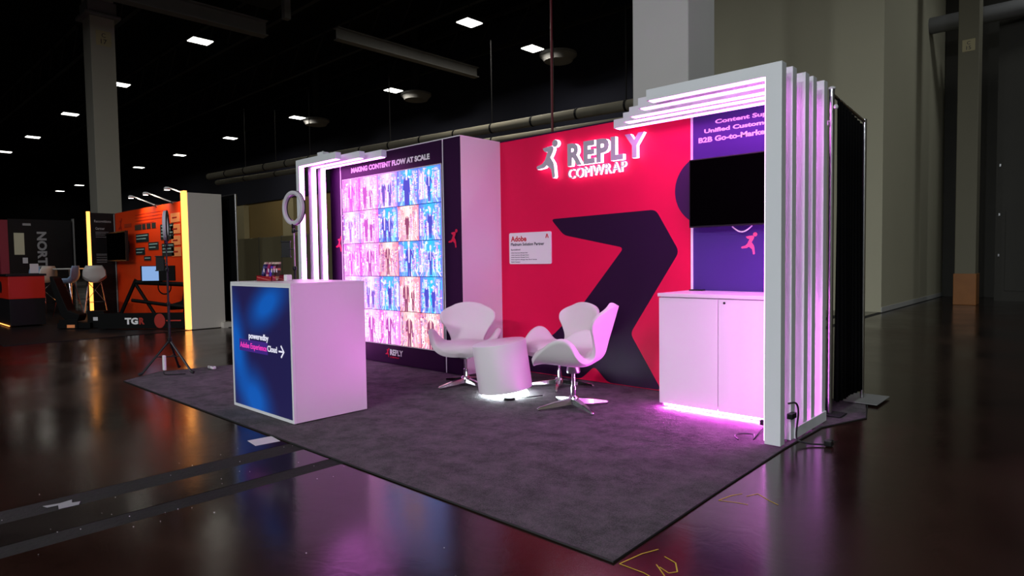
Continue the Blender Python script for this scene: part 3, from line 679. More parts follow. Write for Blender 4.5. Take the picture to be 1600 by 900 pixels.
# ================================================================== SWAN CHAIRS
def catmull(P, n):
    out = []; K = len(P)
    for i in range(K):
        p0, p1, p2, p3 = (Vector(P[(i+j) % K]) for j in (-1, 0, 1, 2))
        for k in range(n):
            t = k/n; out.append(.5*((2*p1)+(p2-p0)*t+(2*p0-5*p1+4*p2-p3)*t*t+(3*p1-p0-3*p2+p3)*t**3))
    return out
def swan_chair():
    t = thing('swan_chair', '', 'chair')
    # rows from the seat front to the back top: centre y, centre z, half width along the surface, seat curl, back curl
    rows = [(.292, .360, .03, 1, 0), (.289, .362, .09, 1, 0), (.280, .366, .15, 1, 0), (.264, .372, .205, 1, 0), (.237, .378, .262, 1, 0), (.185, .385, .335, 1, 0), (.10, .382, .42, 1, 0), (.01, .376, .46, 1, 0), (-.075, .374, .44, 1, 0),
            (-.135, .379, .345, .9, 0), (-.185, .396, .235, .7, .1), (-.225, .435, .170, .3, .4), (-.250, .49, .180, .0, .7), (-.272, .555, .215, 0, 1), (-.293, .62, .255, 0, 1), (-.313, .685, .292, 0, 1),
            (-.328, .730, .303, 0, 1), (-.337, .760, .292, 0, 1), (-.345, .783, .245, 0, 1), (-.349, .797, .175, 0, 1), (-.351, .8015, .135, 0, 1)]
    rows = [(a, b-.06, c, d, e) for a, b, c, d, e in rows]
    NS = 3; rr_ = []; P = [Vector(r_[:3]) for r_ in rows]; Q = [Vector((r_[3], r_[4], 0)) for r_ in rows]
    for i in range(len(rows)-1):
        for k in range(NS):
            t_ = k/NS; g = lambda A: (lambda p0, p1, p2, p3: .5*((2*p1)+(p2-p0)*t_+(2*p0-5*p1+4*p2-p3)*t_*t_+(3*p1-p0-3*p2+p3)*t_**3))(A[max(i-1, 0)], A[i], A[i+1], A[min(i+2, len(A)-1)])
            rr_.append((g(P), g(Q)))
    rr_.append((P[-1], Q[-1])); M_ = 14; vs = []; fs = []
    sm = lambda v: (lambda q: q*q*(3-2*q))(min(1, max(0, v)))
    for n_, (p, q) in enumerate(rr_):
        a_ = rr_[max(0, n_-1)][0]; b_ = rr_[min(len(rr_)-1, n_+1)][0]; ty, tz = b_.x-a_.x, b_.y-a_.y; l_ = math.hypot(ty, tz) or 1; ny, nz = tz/l_, -ty/l_   # surface normal, up for the seat and forward for the back
        half = [(0, 0)]; L_ = max(.008, p.z); st = L_/M_; x = h = 0
        for k in range(M_):
            u = (k+.5)*st; ang = rad(66)*sm((u-.10)/.30)*q.x+rad(50)*sm(u/.34)*q.y*.8
            x += cos(ang)*st; h += sin(ang)*st; half.append((x, h))
        for x, h in [(-x, h) for x, h in reversed(half[1:])]+half: vs.append((x, p.x+ny*h*(1-q.y)+h*q.y, p.y+nz*h*(1-q.y)-.50*x*x*q.y*sm((p.y-.44)/.2)))
    W_ = 2*M_+1
    for i in range(len(rr_)-1):
        for j in range(W_-1): k = i*W_+j; fs.append((k, k+1, k+W_+1, k+W_))
    o = MB().add(vs, fs).build('shell', 'white_fabric', t, smooth=True, local=True)
    for m_ in o.data.polygons: m_.use_smooth = True
    vg = o.vertex_groups.new(name='padding')
    for n_, (p, q) in enumerate(rr_):
        for j in range(W_): vg.add([n_*W_+j], max(.06, (1-.48*min(1, max(0, q.y)))*(1-.5*(abs(j-M_)/M_)**2)*min(1, .55+n_/22)), 'REPLACE')
    so = o.modifiers.new('thick', 'SOLIDIFY'); so.thickness = .10; so.vertex_group = 'padding'; so.offset = -1 ; so.use_even_offset = False
    su = o.modifiers.new('soft', 'SUBSURF'); su.levels = 2; su.render_levels = 2
    # piping along the outer lower seam
    u = MB(); u.lathe([(.05, .0), (.055, .008), (.05, .05)], (0, 0, .250), 24); u.build('mounting_plate', 'chrome_satin', t, smooth=True, local=True)
    MB().lathe([(.020, .05), (.020, .15), (.015, .155), (.015, .262)], (0, 0, 0), 20).build('column', 'chrome', t, smooth=True, local=True)
    MB().lathe([(.042, .012), (.045, .03), (.040, .075), (.030, .085)], (0, 0, 0), 24).build('hub', 'chrome', t, smooth=True, local=True)
    for q in range(4):
        a = pi/4+q*pi/2; d = Vector((cos(a), sin(a), 0)); s = Vector((-sin(a), cos(a), 0)); vs = []; L_ = [(.025, .030, .022, .068), (.17, .024, .012, .048), (.30, .013, .006, .024), (.318, .008, .004, .016)]
        for r_, w, z0, z1 in L_: vs += [d*r_+s*w+Vector((0,0,z0)), d*r_-s*w+Vector((0,0,z0)), d*r_-s*w*.7+Vector((0,0,z1)), d*r_+s*w*.7+Vector((0,0,z1))]
        fs = []
        for i in range(3):
            for j in range(4): fs.append((i*4+j, i*4+(j+1) % 4, (i+1)*4+(j+1) % 4, (i+1)*4+j))
        fs += [(3,2,1,0), (12,13,14,15)]
        l = MB().add(vs, fs).build('leg', 'chrome', t, .003, local=True)
        MB().lathe([(.010, 0), (.010, .01)], tuple(d*.30), 12).build('foot_pad', 'rubber', l, local=True)
    return t
# facing angle: local +Y is the sitting direction
ch = swan_chair()
def place(t, x, y, ang, label, z=G): t.location = (x, y, z); t.rotation_euler = (0, 0, rad(ang)); t['label'] = label; t['group'] = 'white swan shaped lounge chairs around the drum table'
place(ch, .353, -.885, -140, 'white swan lounge chair left of the drum table, facing the viewer')
c2 = copy_tree(ch); place(c2, 1.09, -.385, 168, 'white swan lounge chair partly hidden behind the drum table and the nearest chair')
c3 = copy_tree(ch); place(c3, 1.70, -.97, 110, 'nearest white swan lounge chair, seen from its side right of the drum table')
c3.scale = (1, 1, 1.09)

# ================================================================== DRUM TABLE
tb_ = thing('drum_table', 'white drum side table tilted on a glowing white base', 'side table', (.955, -.97, G))
lt = MB().lathe([(.205, .0), (.205, .012), (.19, .03), (.12, .034)], (.955, -.97, G), 40).build('glow_base', 'led_cool', tb_, smooth=True)
TM = Matrix.Translation((0, 0, .05)) @ Matrix.Rotation(rad(7.5), 4, Vector((.68, -.732, 0)))
dr = MB().lathe([(.218, 0), (.234, .0), (.236, .006), (.236, .012), (.236, .408), (.234, .413), (.230, .415)], (0, 0, 0), 64)
d_ = dr.build('drum', 'white_laminate', tb_, smooth=True, local=True); d_.matrix_local = TM
tp = MB().lathe([(.228, .412), (.228, .416), (.225, .418)], (0, 0, 0), 64).build('table_top', 'white_laminate', tb_, smooth=True, local=True); tp.matrix_local = TM
pb = thing('charger_puck', 'flat black cable puck tucked under the tilted drum table', 'charger', (1.12, -1.07, G))
MB().lathe([(.05, 0), (.055, .01), (.045, .022)], (1.125, -1.105, G), 24).build('puck_body', 'black_plastic', pb, smooth=True)
MB().tube(curve([(1.14, -1.03, G+.008), (1.20, -.95, G+.006), (1.25, -.82, G+.006)]), .005, 6).build('cable', 'cable_black', pb)

# ================================================================== RING LIGHTS
def ring_light(label, x, y, zc, rr, yaw, legspread, z0, holder=True, phi0=0):
    t = thing('ring_light', label, 'ring light', (x, y, z0))
    lt_ = []; n = 48; prof = [(rr, -.016), (rr, .010), (rr-.012, .016), (rr-.028, .016), (rr-.038, .010), (rr-.038, -.016)]
    vs = []; fs = []
    for j in range(n):
        a = 2*pi*j/n
        for r_, d in prof: vs.append(Vector((r_*cos(a), -d, r_*sin(a))))
    k = len(prof)
    for j in range(n):
        for i in range(k): fs.append((j*k+i, j*k+(i+1) % k, ((j+1) % n)*k+(i+1) % k, ((j+1) % n)*k+i))
    Rz = Matrix.Rotation(yaw, 3, 'Z'); mb = MB(); mb.add([Rz @ v for v in vs], fs)
    o = mb.build('ring', 'ring_diffuser', t, smooth=True, local=True); o.location = (0, 0, zc-z0)
    bk = MB(); vs2 = []
    for j in range(n):
        a = 2*pi*j/n
        for r_, d in ((rr+.004, -.018), (rr+.004, -.026), (rr-.042, -.026), (rr-.042, -.018)): vs2.append(Rz @ Vector((r_*cos(a), -d, r_*sin(a))))
    bk.add(vs2, [(j*4+i, j*4+(i+1) % 4, ((j+1) % n)*4+(i+1) % 4, ((j+1) % n)*4+i) for j in range(n) for i in range(4)])
    b = bk.build('back_shell', 'black_plastic', t, smooth=True, local=True); b.location = (0, 0, zc-z0)
    zt = zc-rr-z0
    MB().tube([(0, 0, .32), (0, 0, .75)], .014, 10).build('pole', 'black_metal', t, local=True)
    MB().tube([(0, 0, .75), (0, 0, 1.12)], .011, 10).build('pole', 'black_metal', t, local=True)
    MB().tube([(0, 0, 1.12), (0, 0, zt)], .0085, 10).build('pole', 'chrome_satin' if holder == 2 else 'black_metal', t, local=True)
    for z in (.75, 1.12, zt-.06): MB().lathe([(.018, -.02), (.020, 0), (.018, .02)], (0, 0, z), 12).build('collar', 'black_plastic', t, local=True)
    for kp in (((0, 0, 1.12), (.035, -.03, 1.12)), ((0, 0, zt-.06), (.04, .02, zt-.06))): MB().tube(kp, .009, 8).build('knob', 'black_plastic', t, local=True)
    MB().box(-.012, .012, -.016, .016, zt-.035, zt+.012).build('bracket', 'black_plastic', t, .003, local=True)
    if holder:
        h_ = MB(); h_.box(-.045, .045, -.006, .006, -.075, .075); h_.box(-.05, .05, -.014, .010, .070, .082); h_.box(-.05, .05, -.014, .010, -.082, -.070)
        hh_ = h_.build('phone_holder', 'black_plastic', t, .002, local=True); hh_.location = (-.07 if holder == 2 else -.05, -.05, zt-.24); hh_.rotation_euler = (0, 0, rad(40))
        MB().tube([(0, 0, zt-.24), (-.05, -.04, zt-.24)], .006, 8).build('holder_arm', 'black_metal', t, local=True)
    for q in range(3):
        a = phi0+q*2*pi/3; d = Vector((cos(a), sin(a), 0))
        l = MB().tube([Vector((0, 0, .36)), d*legspread+Vector((0, 0, .014))], .012, 8).build('leg', 'black_metal', t, local=True)
        MB().tube([d*(legspread-.01)+Vector((0, 0, .032)), d*(legspread+.02)+Vector((0, 0, .020))], .016, 8).build('foot_cap', 'rubber', l, local=True)
        MB().tube([Vector((0, 0, .18)), d*legspread*.5+Vector((0, 0, .19))], .006, 6).build('brace', 'black_metal', t, local=True)
    MB().lathe([(.022, -.03), (.024, 0), (.022, .03)], (0, 0, .36), 12).build('leg_collar', 'black_plastic', t, local=True)
    return t
r1 = ring_light('unlit ring light standing behind the reception counter', -1.18, -1.77, 1.737, .170, rad(6), .36, G, 2, .5)
r2 = ring_light('unlit ring light on a black tripod at the left carpet corner', -2.62, -2.47, 1.605, .162, rad(-24), .29, G, 1, -1.66)
bag = thing('power_adapter', 'white and violet adapter brick hanging at the tripod', 'adapter', (-2.58, -2.52, .08))
box('brick', 'card_white', -2.60, -2.55, -2.56, -2.535, .06, .22, bag, .006)
MB().tube(curve([(-2.58, -2.55, .07), (-2.55, -2.56, .025), (-2.47, -2.50, .02), (-2.40, -2.40, .02)]), .006, 6).build('cord', 'cable_black', bag)
ad2 = thing('power_strip', 'small pale power strip lying on the carpet beside the tripod', 'power strip', (-2.6, -2.1, G))
box('strip_body', 'card_white', -2.63, -2.49, -2.08, -2.04, G, G+.03, ad2, .006)
so_ = MB()
for i in range(3): so_.box(-2.615+i*.04, -2.595+i*.04, -2.072, -2.048, G+.03, G+.032)
so_.build('socket', 'black_plastic', ad2)

# ================================================================== PIPE AND DRAPE
def drape(mb, a, b, z0, z1a, z1b, amp=.02, waves=9, n=90):
    a, b = Vector(a), Vector(b); d = b-a; s = d.cross(Vector((0, 0, 1))).normalized(); vs = []; fs = []; rows = 6
    for i in range(n+1):
        t = i/n
        for j in range(rows+1):
            q = j/rows; zt = z1a+(z1b-z1a)*t; z = zt+(z0-zt)*q
            o = (sin(t*waves*2*pi)*amp*(.35+.65*q)+sin(t*waves*5.1+2)*amp*.4*q)
            p = a+d*(t*(1+.02*q)); vs.append((p.x+s.x*o, p.y+s.y*o, z))
    for i in range(n):
        for j in range(rows): k = i*(rows+1)+j; fs.append((k, k+rows+1, k+rows+2, k+1))
    return mb.add(vs, fs)
dp = thing('pipe_and_drape', 'black drape on chrome pole at the right end of the booth', 'drape', (3.31, .3, 0))
o = drape(MB(), (3.325, .09, 0), (3.335, .72, 0), .10, 2.33, 2.22).build('drape', 'drape_black', dp, smooth=True); so = o.modifiers.new('t', 'SOLIDIFY'); so.thickness = .006
MB().tube([(3.30, .05, G+.01), (3.30, .05, 2.40)], .019, 16).build('pole', 'chrome_satin', dp, smooth=True)
MB().tube([(3.30, .05, 2.36), (3.335, .76, 2.26)], .013, 10).build('crossbar', 'chrome_satin', dp, smooth=True)
MB().tube([(3.338, .76, .02), (3.338, .76, 2.28)], .016, 10).build('pole', 'chrome_satin', dp, smooth=True)
MB().lathe([(.024, 0), (.026, .012), (.012, .02)], (3.30, .05, 2.395), 14).build('pole_cap', 'trim_white', dp, smooth=True)
MB().lathe([(.014, 0), (.016, .014), (.010, .028)], (3.345, -.01, 2.24), 14).build('hook', 'trim_white', dp, smooth=True)
box('base_plate', 'duct_grey', 3.22, 3.50, .55, .95, .014, .022, dp, .003)
box('base_plate', 'steel_dark', 3.20, 3.40, -.03, .13, G, G+.008, dp, .003)
d2 = thing('pipe_and_drape', 'black drape with thin pole right of the orange booth', 'drape', (-7.6, .3, 0))
o = drape(MB(), (-8.3, .28, 0), (-7.10, .28, 0), .10, 2.48, 2.46, .03, 10).build('drape', 'drape_black', d2, smooth=True); so = o.modifiers.new('t', 'SOLIDIFY'); so.thickness = .006
MB().tube([(-7.06, .27, .01), (-7.06, .27, 2.47)], .019, 10).build('pole', 'chrome_satin', d2, smooth=True)
MB().tube([(-8.3, .27, 2.47), (-7.06, .27, 2.47)], .014, 8).build('crossbar', 'steel_dark', d2)
box('base_plate', 'steel_dark', -7.25, -6.88, .1, .45, 0, .012, d2)
# power cable at the foot of the front right arch
cable = thing('power_cable', 'black power cable with plug lying past the carpet edge', 'cable', (3.4, -.85, .02))
MB().tube(curve([(3.35, -.93, .27), (3.375, -.87, .265), (3.38, -.84, .20), (3.375, -.86, .06), (3.40, -.87, .028), (3.47, -.82, .012), (3.53, -.78, .012)]), .006, 6).build('cord', 'cable_black', cable, smooth=True)
pl = MB(); pl.box(3.52, 3.565, -.80, -.75, .004, .042); pl.build('plug', 'black_plastic', cable, .006)
MB().tube([(3.56, -.77, .03), (3.59, -.75, .04)], .003, 5).build('pin', 'chrome', cable)
box('adapter', 'black_plastic', 3.34, 3.375, -.93, -.85, .17, .205, cable, .004)
cable2 = thing('power_cable', 'looped black cable with adapter lying on the carpet before the cabinet', 'cable', (3.15, -.95, .02))
MB().tube(curve([(3.08, -1.05, G+.006), (3.03, -.99, G+.006), (3.03, -.92, G+.006), (3.08, -.89, G+.01), (3.13, -.93, G+.02), (3.16, -1.0, G+.01), (3.19, -.99, G+.05), (3.225, -.93, G+.11)]), .005, 6).build('cord', 'cable_black', cable2, smooth=True)
box('adapter', 'black_plastic', 3.17, 3.222, -.93, -.90, G+.09, G+.125, cable2, .004)

# ================================================================== FLOOR MARKS
def chalk(label, strokes):
    mb = MB()
    for s in strokes:
        for a, b in zip(s[:-1], s[1:]):
            d = Vector((b[0]-a[0], b[1]-a[1], 0)); n = Vector((-d.y, d.x, 0))  .normalized()*.0026; A = Vector((*a, .0012)); B = Vector((*b, .0012)); mb.add([A-n, B-n, B+n, A+n], [(0,1,2,3)])
    return tag(mb.build('chalk_mark', 'chalk_yellow'), label, 'floor mark')
chalk('yellow hand drawn marks on the floor at the near carpet corner', [[(3.42,-2.93),(3.44,-2.80),(3.47,-2.72)], [(3.42,-2.93),(3.53,-2.93),(3.60,-2.95)], [(3.53,-2.84),(3.60,-2.90)], [(3.52,-2.76),(3.58,-2.78),(3.62,-2.84),(3.60,-2.87),(3.55,-2.85)]])
chalk('yellow hand drawn marks on the floor beside the right carpet edge', [[(3.42,-2.06),(3.44,-1.96),(3.47,-1.90)], [(3.42,-2.06),(3.50,-2.03),(3.55,-2.02)], [(3.50,-1.92),(3.53,-1.85),(3.60,-1.90),(3.66,-1.93)]])
pp = MB(); pp.prism([(.58,-3.10),(.74,-3.12),(.76,-2.96),(.60,-2.94)], (0,0,0), (1,0,0), (0,1,0), .0015); tag(pp.build('floor_sticker', 'paper_white'), 'white square sticker on the floor before the counter', 'sticker')
pp = MB(); pp.prism([(1.0+(a-1.08)*.62, -4.23+(b+4.15)*.55) for a, b in [(.99,-4.28),(1.05,-4.26),(1.06,-4.18),(1.16,-4.20),(1.17,-4.05),(1.10,-4.02),(1.08,-4.08),(1.0,-4.06),(1.02,-4.16)]], (0,0,.0012), (1,0,0), (0,1,0), .0015); tag(pp.build('floor_sticker', 'letter_grey'), 'torn grey white sticker on the floor trench at left', 'sticker')
rr = random.Random(3)
deb = MB()
for i in range(42):
    x, y = (rr.uniform(.7, 1.7), rr.uniform(-4.6, -2.96)) if i < 34 else (rr.uniform(1.6, 5), rr.uniform(-4, -3)); s = rr.uniform(.001, .0032)
    z = .002; deb.prism([(x, y), (x+s*1.5, y+s*.3), (x+s, y+s*1.4), (x-s*.4, y+s)], (0, 0, z), (1, 0, 0), (0, 1, 0), .002)
tag(deb.build('debris', 'paper_white'), 'tiny scattered white paper crumbs on the floor before the carpet', 'debris', kind='stuff')

# ================================================================== ORANGE NEIGHBOUR BOOTH
ob = thing('orange_display_wall', 'bright orange printed display wall of the neighbouring booth', 'display wall', (-10.3, .1, 0))
box('printed_panel', 'orange_print', -13.3, -7.45, .02, .10, .009, 2.47, ob)
lab = [(-11.85,1.99,.9,.10),(-11.80,1.80,.85,.19),(-10.98,1.60,.62,.17),(-11.85,1.50,.62,.17),(-10.20,1.88,.75,.33),(-10.15,1.50,.7,.27),(-11.30,1.33,.45,.10),(-10.5,1.18,.5,.24)]
for i, (x, z, w, h) in enumerate(lab):
    if i == 0:
        for k in range(4):
            l = box('caption_block', 'label_dark', x+(0, .50, .80, 1.12)[k], x+(.45, .72, 1.04, 1.36)[k], .012, .02, z, z+.12, ob); 
        continue
    l = box('caption_block', 'label_dark', x, x+w, .012, .02, z-h/2, z+h/2, ob)
    tl = MB(); k = max(1, int(h/.075))
    for j in range(k): tl.box(x+.05, x+w-.05-(.12 if j % 2 else 0), .009, .012, z+h/2-.055-j*.07, z+h/2-.030-j*.07)
    tl.build('caption_lines', 'label_teal', l)
for j in range(4):
    l = box('partner_plate', 'label_peach', -9.62+.03, -9.12+.03, .012, .02, 2.06-j*.235, 2.25-j*.235, ob)
    MB().box(-9.5, -9.24, .009, .012, 2.14-j*.235, 2.17-j*.235).build('plate_writing', 'orange_dark', l)
runner(MB(), (-13.05, .018, 1.95), FRONT, .38, .003).build('emblem', 'orange_dark', ob)
MB().box(-12.6, -12.1, .014, .02, 2.08, 2.17).build('name_bar', 'orange_dark', ob)
tx = MB()
for j, w in enumerate((2.0, 1.7, 1.9, 1.2)): tx.box(-11.8, -11.8+w, .016, .02, 2.33-j*.07, 2.345-j*.07)
tx.build('heading_lines', 'orange_dark', ob)
osw = thing('booth_side_wall', 'pale end wall of the orange booth edged by a warm light strip', 'wall panel', (-7.4, -.2, 0))
box('panel', 'booth_white', -7.44, -7.27, -.50, .10, 0.01, 2.47, osw, .004)
box('led_edge', 'led_orange', -7.44, -7.29, -.555, -.50, 0.01, 2.50, osw)
box('foot', 'booth_white', -7.32, -7.15, .02, .16, .0, .10, osw)
obk = thing('booth_return_panel', 'tall black printed return panel at the left end of the orange booth', 'wall panel', (-13.4, -.3, 0))
box('panel', 'booth_black', -13.46, -13.36, -.50, .02, .009, 2.47, obk)
box('led_edge', 'led_orange', -13.46, -13.38, -.56, -.50, .009, 2.50, obk)
box('corner_trim', 'letter_grey', -13.36, -13.34, .0, .02, 0, 2.45, obk)
text('lettering', 'Recognitions', 'letter_grey', obk, (-13.36, -.42, 2.22), SIDE, .36, .08, .003, .02)
text('lettering', 'Gartner', 'letter_grey', obk, (-13.36, -.40, 2.06), SIDE, .2, .065, .003, .02)
ln = MB()
for z, w in ((2.0,.28),(1.97,.26),(1.93,.2),(1.88,.25),(1.46,.3),(1.43,.28),(1.38,.3),(1.33,.28),(1.30,.3),(1.26,.22)): ln.box(-13.36, -13.357, -.40, -.40+w, z, z+.008)
ln.build('small_print', 'letter_grey', obk)
ps = [('left', -11.3), ('middle', -10.35), ('right', -9.10)]
for n_, x in ps:
    t = thing('arm_spotlight', '%s of three small white arm lights over the orange wall' % n_, 'spotlight', (x, 0, 2.47))
    MB().tube([(x+.9, .02, 2.47), (x+.6, -.05, 2.56), (x+.1, -.2, 2.72)], .014, 8).build('arm', 'trim_white', t)
    MB().lathe([(.05, -.03), (.06, 0), (.035, .03)], (x+.05, -.22, 2.71), 14).build('lamp_head', 'trim_white', t, smooth=True)
    MB().lathe([(.048, -.036), (.048, -.031)], (x+.05, -.22, 2.71), 14).build('lens', 'spot_lens', t)
    box('wall_clamp', 'chrome_satin', x+.86, x+.94, -.01, .12, 2.45, 2.49, t)
    l = bpy.data.lights.new('spot_glow', 'SPOT'); l.energy = 30; l.spot_size = rad(120); l.spot_blend = .8; l.color = (1, .8, .6); l.shadow_soft_size = .05
    lo = bpy.data.objects.new('spot_glow', l); COL.objects.link(lo); lo.parent = t; lo.location = (.3, -.35, .20); lo.rotation_euler = (rad(38), 0, 0)
t2 = thing('television', 'black screen on a bracket at the left of the orange wall', 'television', (-12.4, -.2, 1.6))
box('screen_body', 'black_plastic', -13.2, -11.75, -.22, -.16, 1.28, 1.98, t2, .006)
box('glass', 'screen_black', -13.17, -11.78, -.223, -.22, 1.31, 1.95, t2)
box('bracket', 'black_metal', -12.7, -12.3, -.16, .02, 1.5, 1.75, t2)
# carpet of that booth
nb = MB().prism([(-14.5, -3.2), (-7.25, -3.2), (-7.25, -.6), (-7.5, .6), (-14.5, .6)], (0, 0, 0), (1, 0, 0), (0, 1, 0), .008).build('carpet', 'booth_black'); tag(nb, 'dark carpet under the neighbouring orange booth', 'carpet')
# red and black counter
rc = thing('red_counter', 'red and black box counter at the left picture edge', 'counter', (-11.2, -2.3, 0))
box('black_base', 'booth_black', -11.95, -10.69, -2.56, -2.0, .04, .56, rc, .004)
box('red_band', 'counter_red', -11.96, -10.68, -2.57, -1.99, .56, 1.0, rc, .004)
box('counter_top', 'booth_black', -12.0, -10.66, -2.60, -1.96, 1.0, 1.04, rc, .004)
box('led_base', 'led_orange', -11.9, -10.75, -2.575, -2.565, .03, .045, rc)
MB().prism([(.12*cos(a), .12*sin(a)) for a in [2*pi*i/20 for i in range(20)]], (-11.45, -2.571, .78), *FRONT, .003).build('round_mark', 'booth_black', rc)
sg2 = thing('tabletop_sign', 'small pale card holder standing on the red counter', 'sign', (-11.0, -2.1, 1.04))
box('card', 'paper_white', -11.02, -11.0, -2.16, -2.02, 1.05, 1.24, sg2); box('card_foot', 'black_plastic', -11.05, -10.97, -2.16, -2.02, 1.04, 1.05, sg2)
# dark booth with NORTH lettering
nbx = thing('dark_booth_wall', 'large black booth wall with vertical NORTH lettering and red left end', 'display wall', (-16.6, -.9, 0))
box('black_panel', 'booth_black', -16.6, -16.45, -1.62, -.20, 0, 2.45, nbx)
box('red_end', 'rail_red', -16.6, -16.44, -1.80, -1.62, 0, 2.42, nbx)
box('edge_post', 'duct_grey', -16.6, -16.44, -.16, -.13, 0, 2.5, nbx)
VB = (Vector((0, 0, -1)), Vector((0, 1, 0)))
text('lettering', 'NORTH', 'letter_grey', nbx, (-16.45, -1.00, 2.12), VB, 1.13, .22, .006, .04)
box('poster', 'wall_olive', -16.44, -16.43, -1.50, -1.28, 1.5, 2.08, nbx)
MB().box(-16.45, -16.44, -1.30, -1.12, 2.28, 2.34).build('name_bar', 'letter_grey', nbx)
box('paper_sheet', 'paper_white', -16.44, -16.43, -1.33, -1.22, 1.27, 1.42, nbx)
d3 = thing('pipe_and_drape', 'black drape filling the gap left of column C 17', 'drape', (-15.2, .1, 0))
o = drape(MB(), (-16.4, .12, 0), (-13.5, .12, 0), .01, 2.46, 2.46, .03, 16, 130).build('drape', 'drape_black', d3, smooth=True)
MB().tube([(-16.4, .10, 2.47), (-13.5, .10, 2.47)], .015, 8).build('crossbar', 'steel_dark', d3)
# high chairs
def shell_chair():
    t = thing('shell_stool', '', 'stool')
    K = 18; Rn = 9; vs = []; fs = []
    for i in range(Rn+1):
        s = i/Rn
        for j in range(K+1):
            a = j/K*2-1                       # -1..1 across
            # profile from seat front to back top
            y = .21-.40*min(1, s/.55)-.06*max(0, (s-.55)/.45); z = .78+.02*(1-min(1, s/.3))*-1+(.40*max(0, (s-.45)/.55)**1.1)
            w = .21+.03*sin(pi*s)-.05*max(0, (s-.8)/.2); zz = z+.11*abs(a)**2.5*(1-max(0, (s-.6)/.4)); yy = y+.07*abs(a)**2*max(0, (s-.4)/.6)
            vs.append((w*a, yy, zz))
    for i in range(Rn):
        for j in range(K): k = i*(K+1)+j; fs.append((k, k+1, k+K+2, k+K+1))
    o = MB().add(vs, fs).build('seat_shell', 'shell_white', t, smooth=True, local=True)
    m_ = o.modifiers.new('t', 'SOLIDIFY'); m_.thickness = .010; m_.offset = 0
    for sx in (-1, 1):
        for sy in (-1, 1):
            MB().tube([(sx*.13, sy*.10, .77), (sx*.24, sy*.22, .004)], .009, 7).build('leg', 'chrome', t, local=True)
    br = MB()
    br.tube([(-.13, -.10, .77), (.20, .18, .30)], .006, 6); br.tube([(.13, -.10, .77), (-.20, .18, .30)], .006, 6); br.tube([(-.13, .10, .77), (.20, -.18, .30)], .006, 6); br.tube([(.13, .10, .77), (-.20, -.18, .30)], .006, 6)
    br.tube([(-.2, .18, .30), (.2, .18, .30)], .006, 6); br.tube([(-.2, -.18, .30), (.2, -.18, .30)], .006, 6)
    br.build('cross_brace', 'chrome', t, local=True)
    return t
s0 = shell_chair(); spots = [(-12.95, -1.12, 145, 'blue shell stool nearest the black seat, turned away from the viewer', 1), (-14.15, -1.35, 120, 'white shell stool just right of the red counter', 0), (-13.0, -.55, 75, 'white shell stool right of the bar table, facing left', 0), (-15.0, -1.50, 200, 'blue shell stool peeking over the red counter', 1)]
blue_mesh = None
for i, (x, y, a, l, bl) in enumerate(spots):
    t = s0 if i == 0 else copy_tree(s0); t.location = (x, y, .008); t.rotation_euler = (0, 0, rad(a)); t['label'] = l; t['category'] = 'stool'; t['group'] = 'shell stools around the bar table'
    for c in t.children:
        if c.name.startswith('seat_shell'):
            if blue_mesh is None: white_mesh = c.data.copy(); blue_mesh = c.data; blue_mesh.materials[0] = M('shell_blue')
            c.data = blue_mesh if bl else white_mesh
btb = thing('bar_table', 'thin round bar table between the shell stools', 'table', (-13.75, -.87, 0))
MB().lathe([(.34, 1.10), (.35, 1.11), (.34, 1.13)], (-13.75, -.87, 0), 32).build('table_top', 'shell_white', btb, smooth=True)
MB().lathe([(.03, .02), (.03, 1.10)], (-13.75, -.87, 0), 14).build('post', 'chrome', btb, smooth=True)
MB().lathe([(.26, .008), (.26, .02), (.04, .035)], (-13.75, -.87, 0), 28).build('foot', 'chrome', btb, smooth=True)
# driving simulator rigs
RG = rg = thing('racing_simulator', 'black racing simulator rig with monitor before the orange wall', 'simulator', (-8.9, -1.1, 0))
mb = MB(); mb.box(-9.9, -7.75, -1.60, -1.50, .02, .12); mb.box(-9.9, -7.75, -.95, -.85, .02, .12); mb.box(-9.9, -9.8, -1.5, -.95, .02, .12); mb.box(-7.85, -7.75, -1.5, -.95, .02, .12)
mb.tube([(-9.75, -1.2, .1), (-9.2, -1.2, .95)], .045, 8); mb.tube([(-9.2, -1.2, .85), (-8.6, -1.2, .1)], .04, 8); mb.tube([(-9.3, -1.25, .55), (-7.9, -1.25, .40)], .035, 8); mb.tube([(-8.0, -1.2, .1), (-7.75, -1.2, .85)], .05, 8); mb.tube([(-9.2, -1.2, .9), (-7.75, -1.2, .84)], .045, 8)
mb.build('frame', 'rig_black', rg)
box('sign_board', 'rig_black', -9.95, -7.7, -1.64, -1.60, .02, .32, rg)
text('lettering', 'TG', 'print_white', rg, (-9.25, -1.641, .10), FRONT, .34, .13, .004, .05)
text('lettering', 'R', 'orange_dark', rg, (-8.88, -1.641, .10), FRONT, .14, .13, .004, .05)
MB().prism([(.14*cos(a), .14*sin(a)) for a in [2*pi*i/20 for i in range(20)]], (-8.35, -1.641, .165), *FRONT, .004).build('round_mark', 'orange_dark', rg)
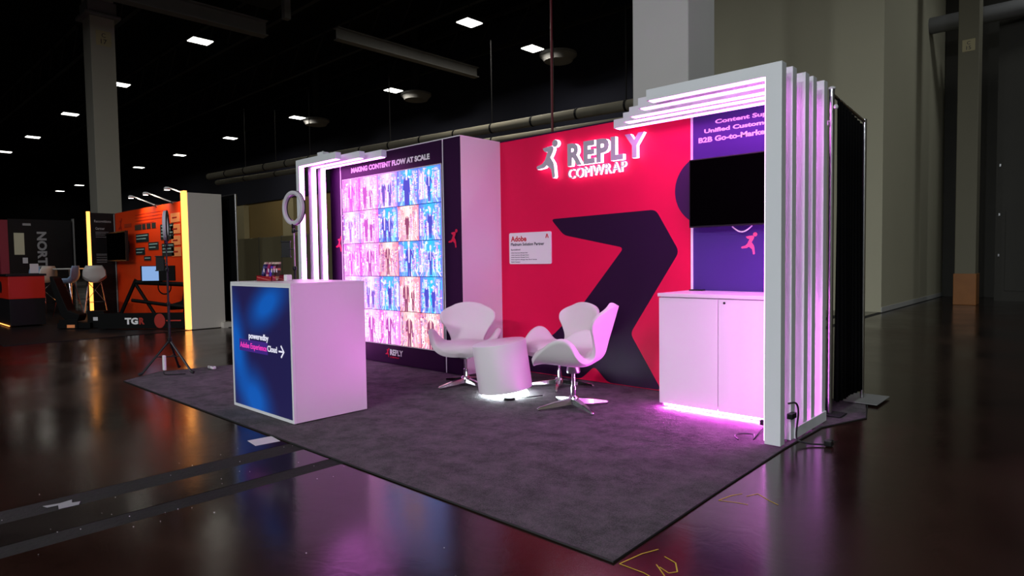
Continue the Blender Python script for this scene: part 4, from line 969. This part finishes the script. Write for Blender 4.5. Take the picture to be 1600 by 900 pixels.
MB().box(-8.18, -7.8, -1.645, -1.641, .155, .18).build('name_bar', 'orange_dark', rg)
sx = MB(); sx.prism(rounded([(0, 0), (.55, -.02), (.62, .08), (.2, .16), (.02, .95), (-.16, 1.0), (-.20, .5)], .06), (-7.95, -.95, .35), (-1, 0, 0), (0, 0, 1), .44); sx.build('seat', 'rig_black', rg, .03)
MB().box(-9.0, -8.1, -1.32, -1.28, .92, 1.22).build('monitor_body', 'rig_black', rg, .005)
mg = MB(); mg.add([(-8.96, -1.322, .93), (-8.52, -1.322, .93), (-8.52, -1.322, 1.21), (-8.96, -1.322, 1.21)], [(0,1,2,3)]); mg.build('monitor_picture', 'monitor_glow', rg)
MB().tube([(-8.45+.14*cos(a), -1.2+.05*cos(a), .80+.14*sin(a)) for a in [2*pi*i/24 for i in range(25)]], .015, 8).build('steering_wheel', 'rig_black', rg)
rg2 = thing('racing_cockpit', 'tilted black racing seat and pedals on a low base beside the stools', 'simulator', (-10.9, -1.9, 0))
sx = MB(); sx.prism(rounded([(0, 0), (.5, -.05), (.6, .1), (.15, .2), (-.35, .95), (-.5, 1.0), (-.45, .75), (-.15, .1)], .06), (-10.75, -1.75, .22), (1, 0, 0), (0, 0, 1), .42); sx.build('seat', 'rig_black', rg2, .03)
mb = MB(); mb.box(-11.0, -9.75, -2.2, -1.7, .01, .14); mb.box(-10.9, -10.2, -2.24, -2.2, .01, .22); mb.box(-9.95, -9.3, -2.05, -1.75, .01, .40); mb.tube([(-10.6, -1.9, .14), (-11.2, -1.9, .55)], .03, 8)
mb.build('base', 'rig_black', rg2, .01)
mb = MB(); mb.box(-9.72, -9.52, -2.056, -2.05, .18, .26); mb.build('white_label', 'paper_white', rg2)
mb = MB(); mb.box(-10.6, -10.3, -2.246, -2.24, .03, .10); mb.build('orange_label', 'label_peach', rg2)

rg.location = (-8.40, -.81, .008); rg.rotation_euler = (0, 0, rad(41)); rg.scale = (.72, .72, .95)
rg2.location = (-9.62, -1.90, .008); rg2.rotation_euler = (0, 0, rad(41)); rg2.scale = (.5, .5, .82)
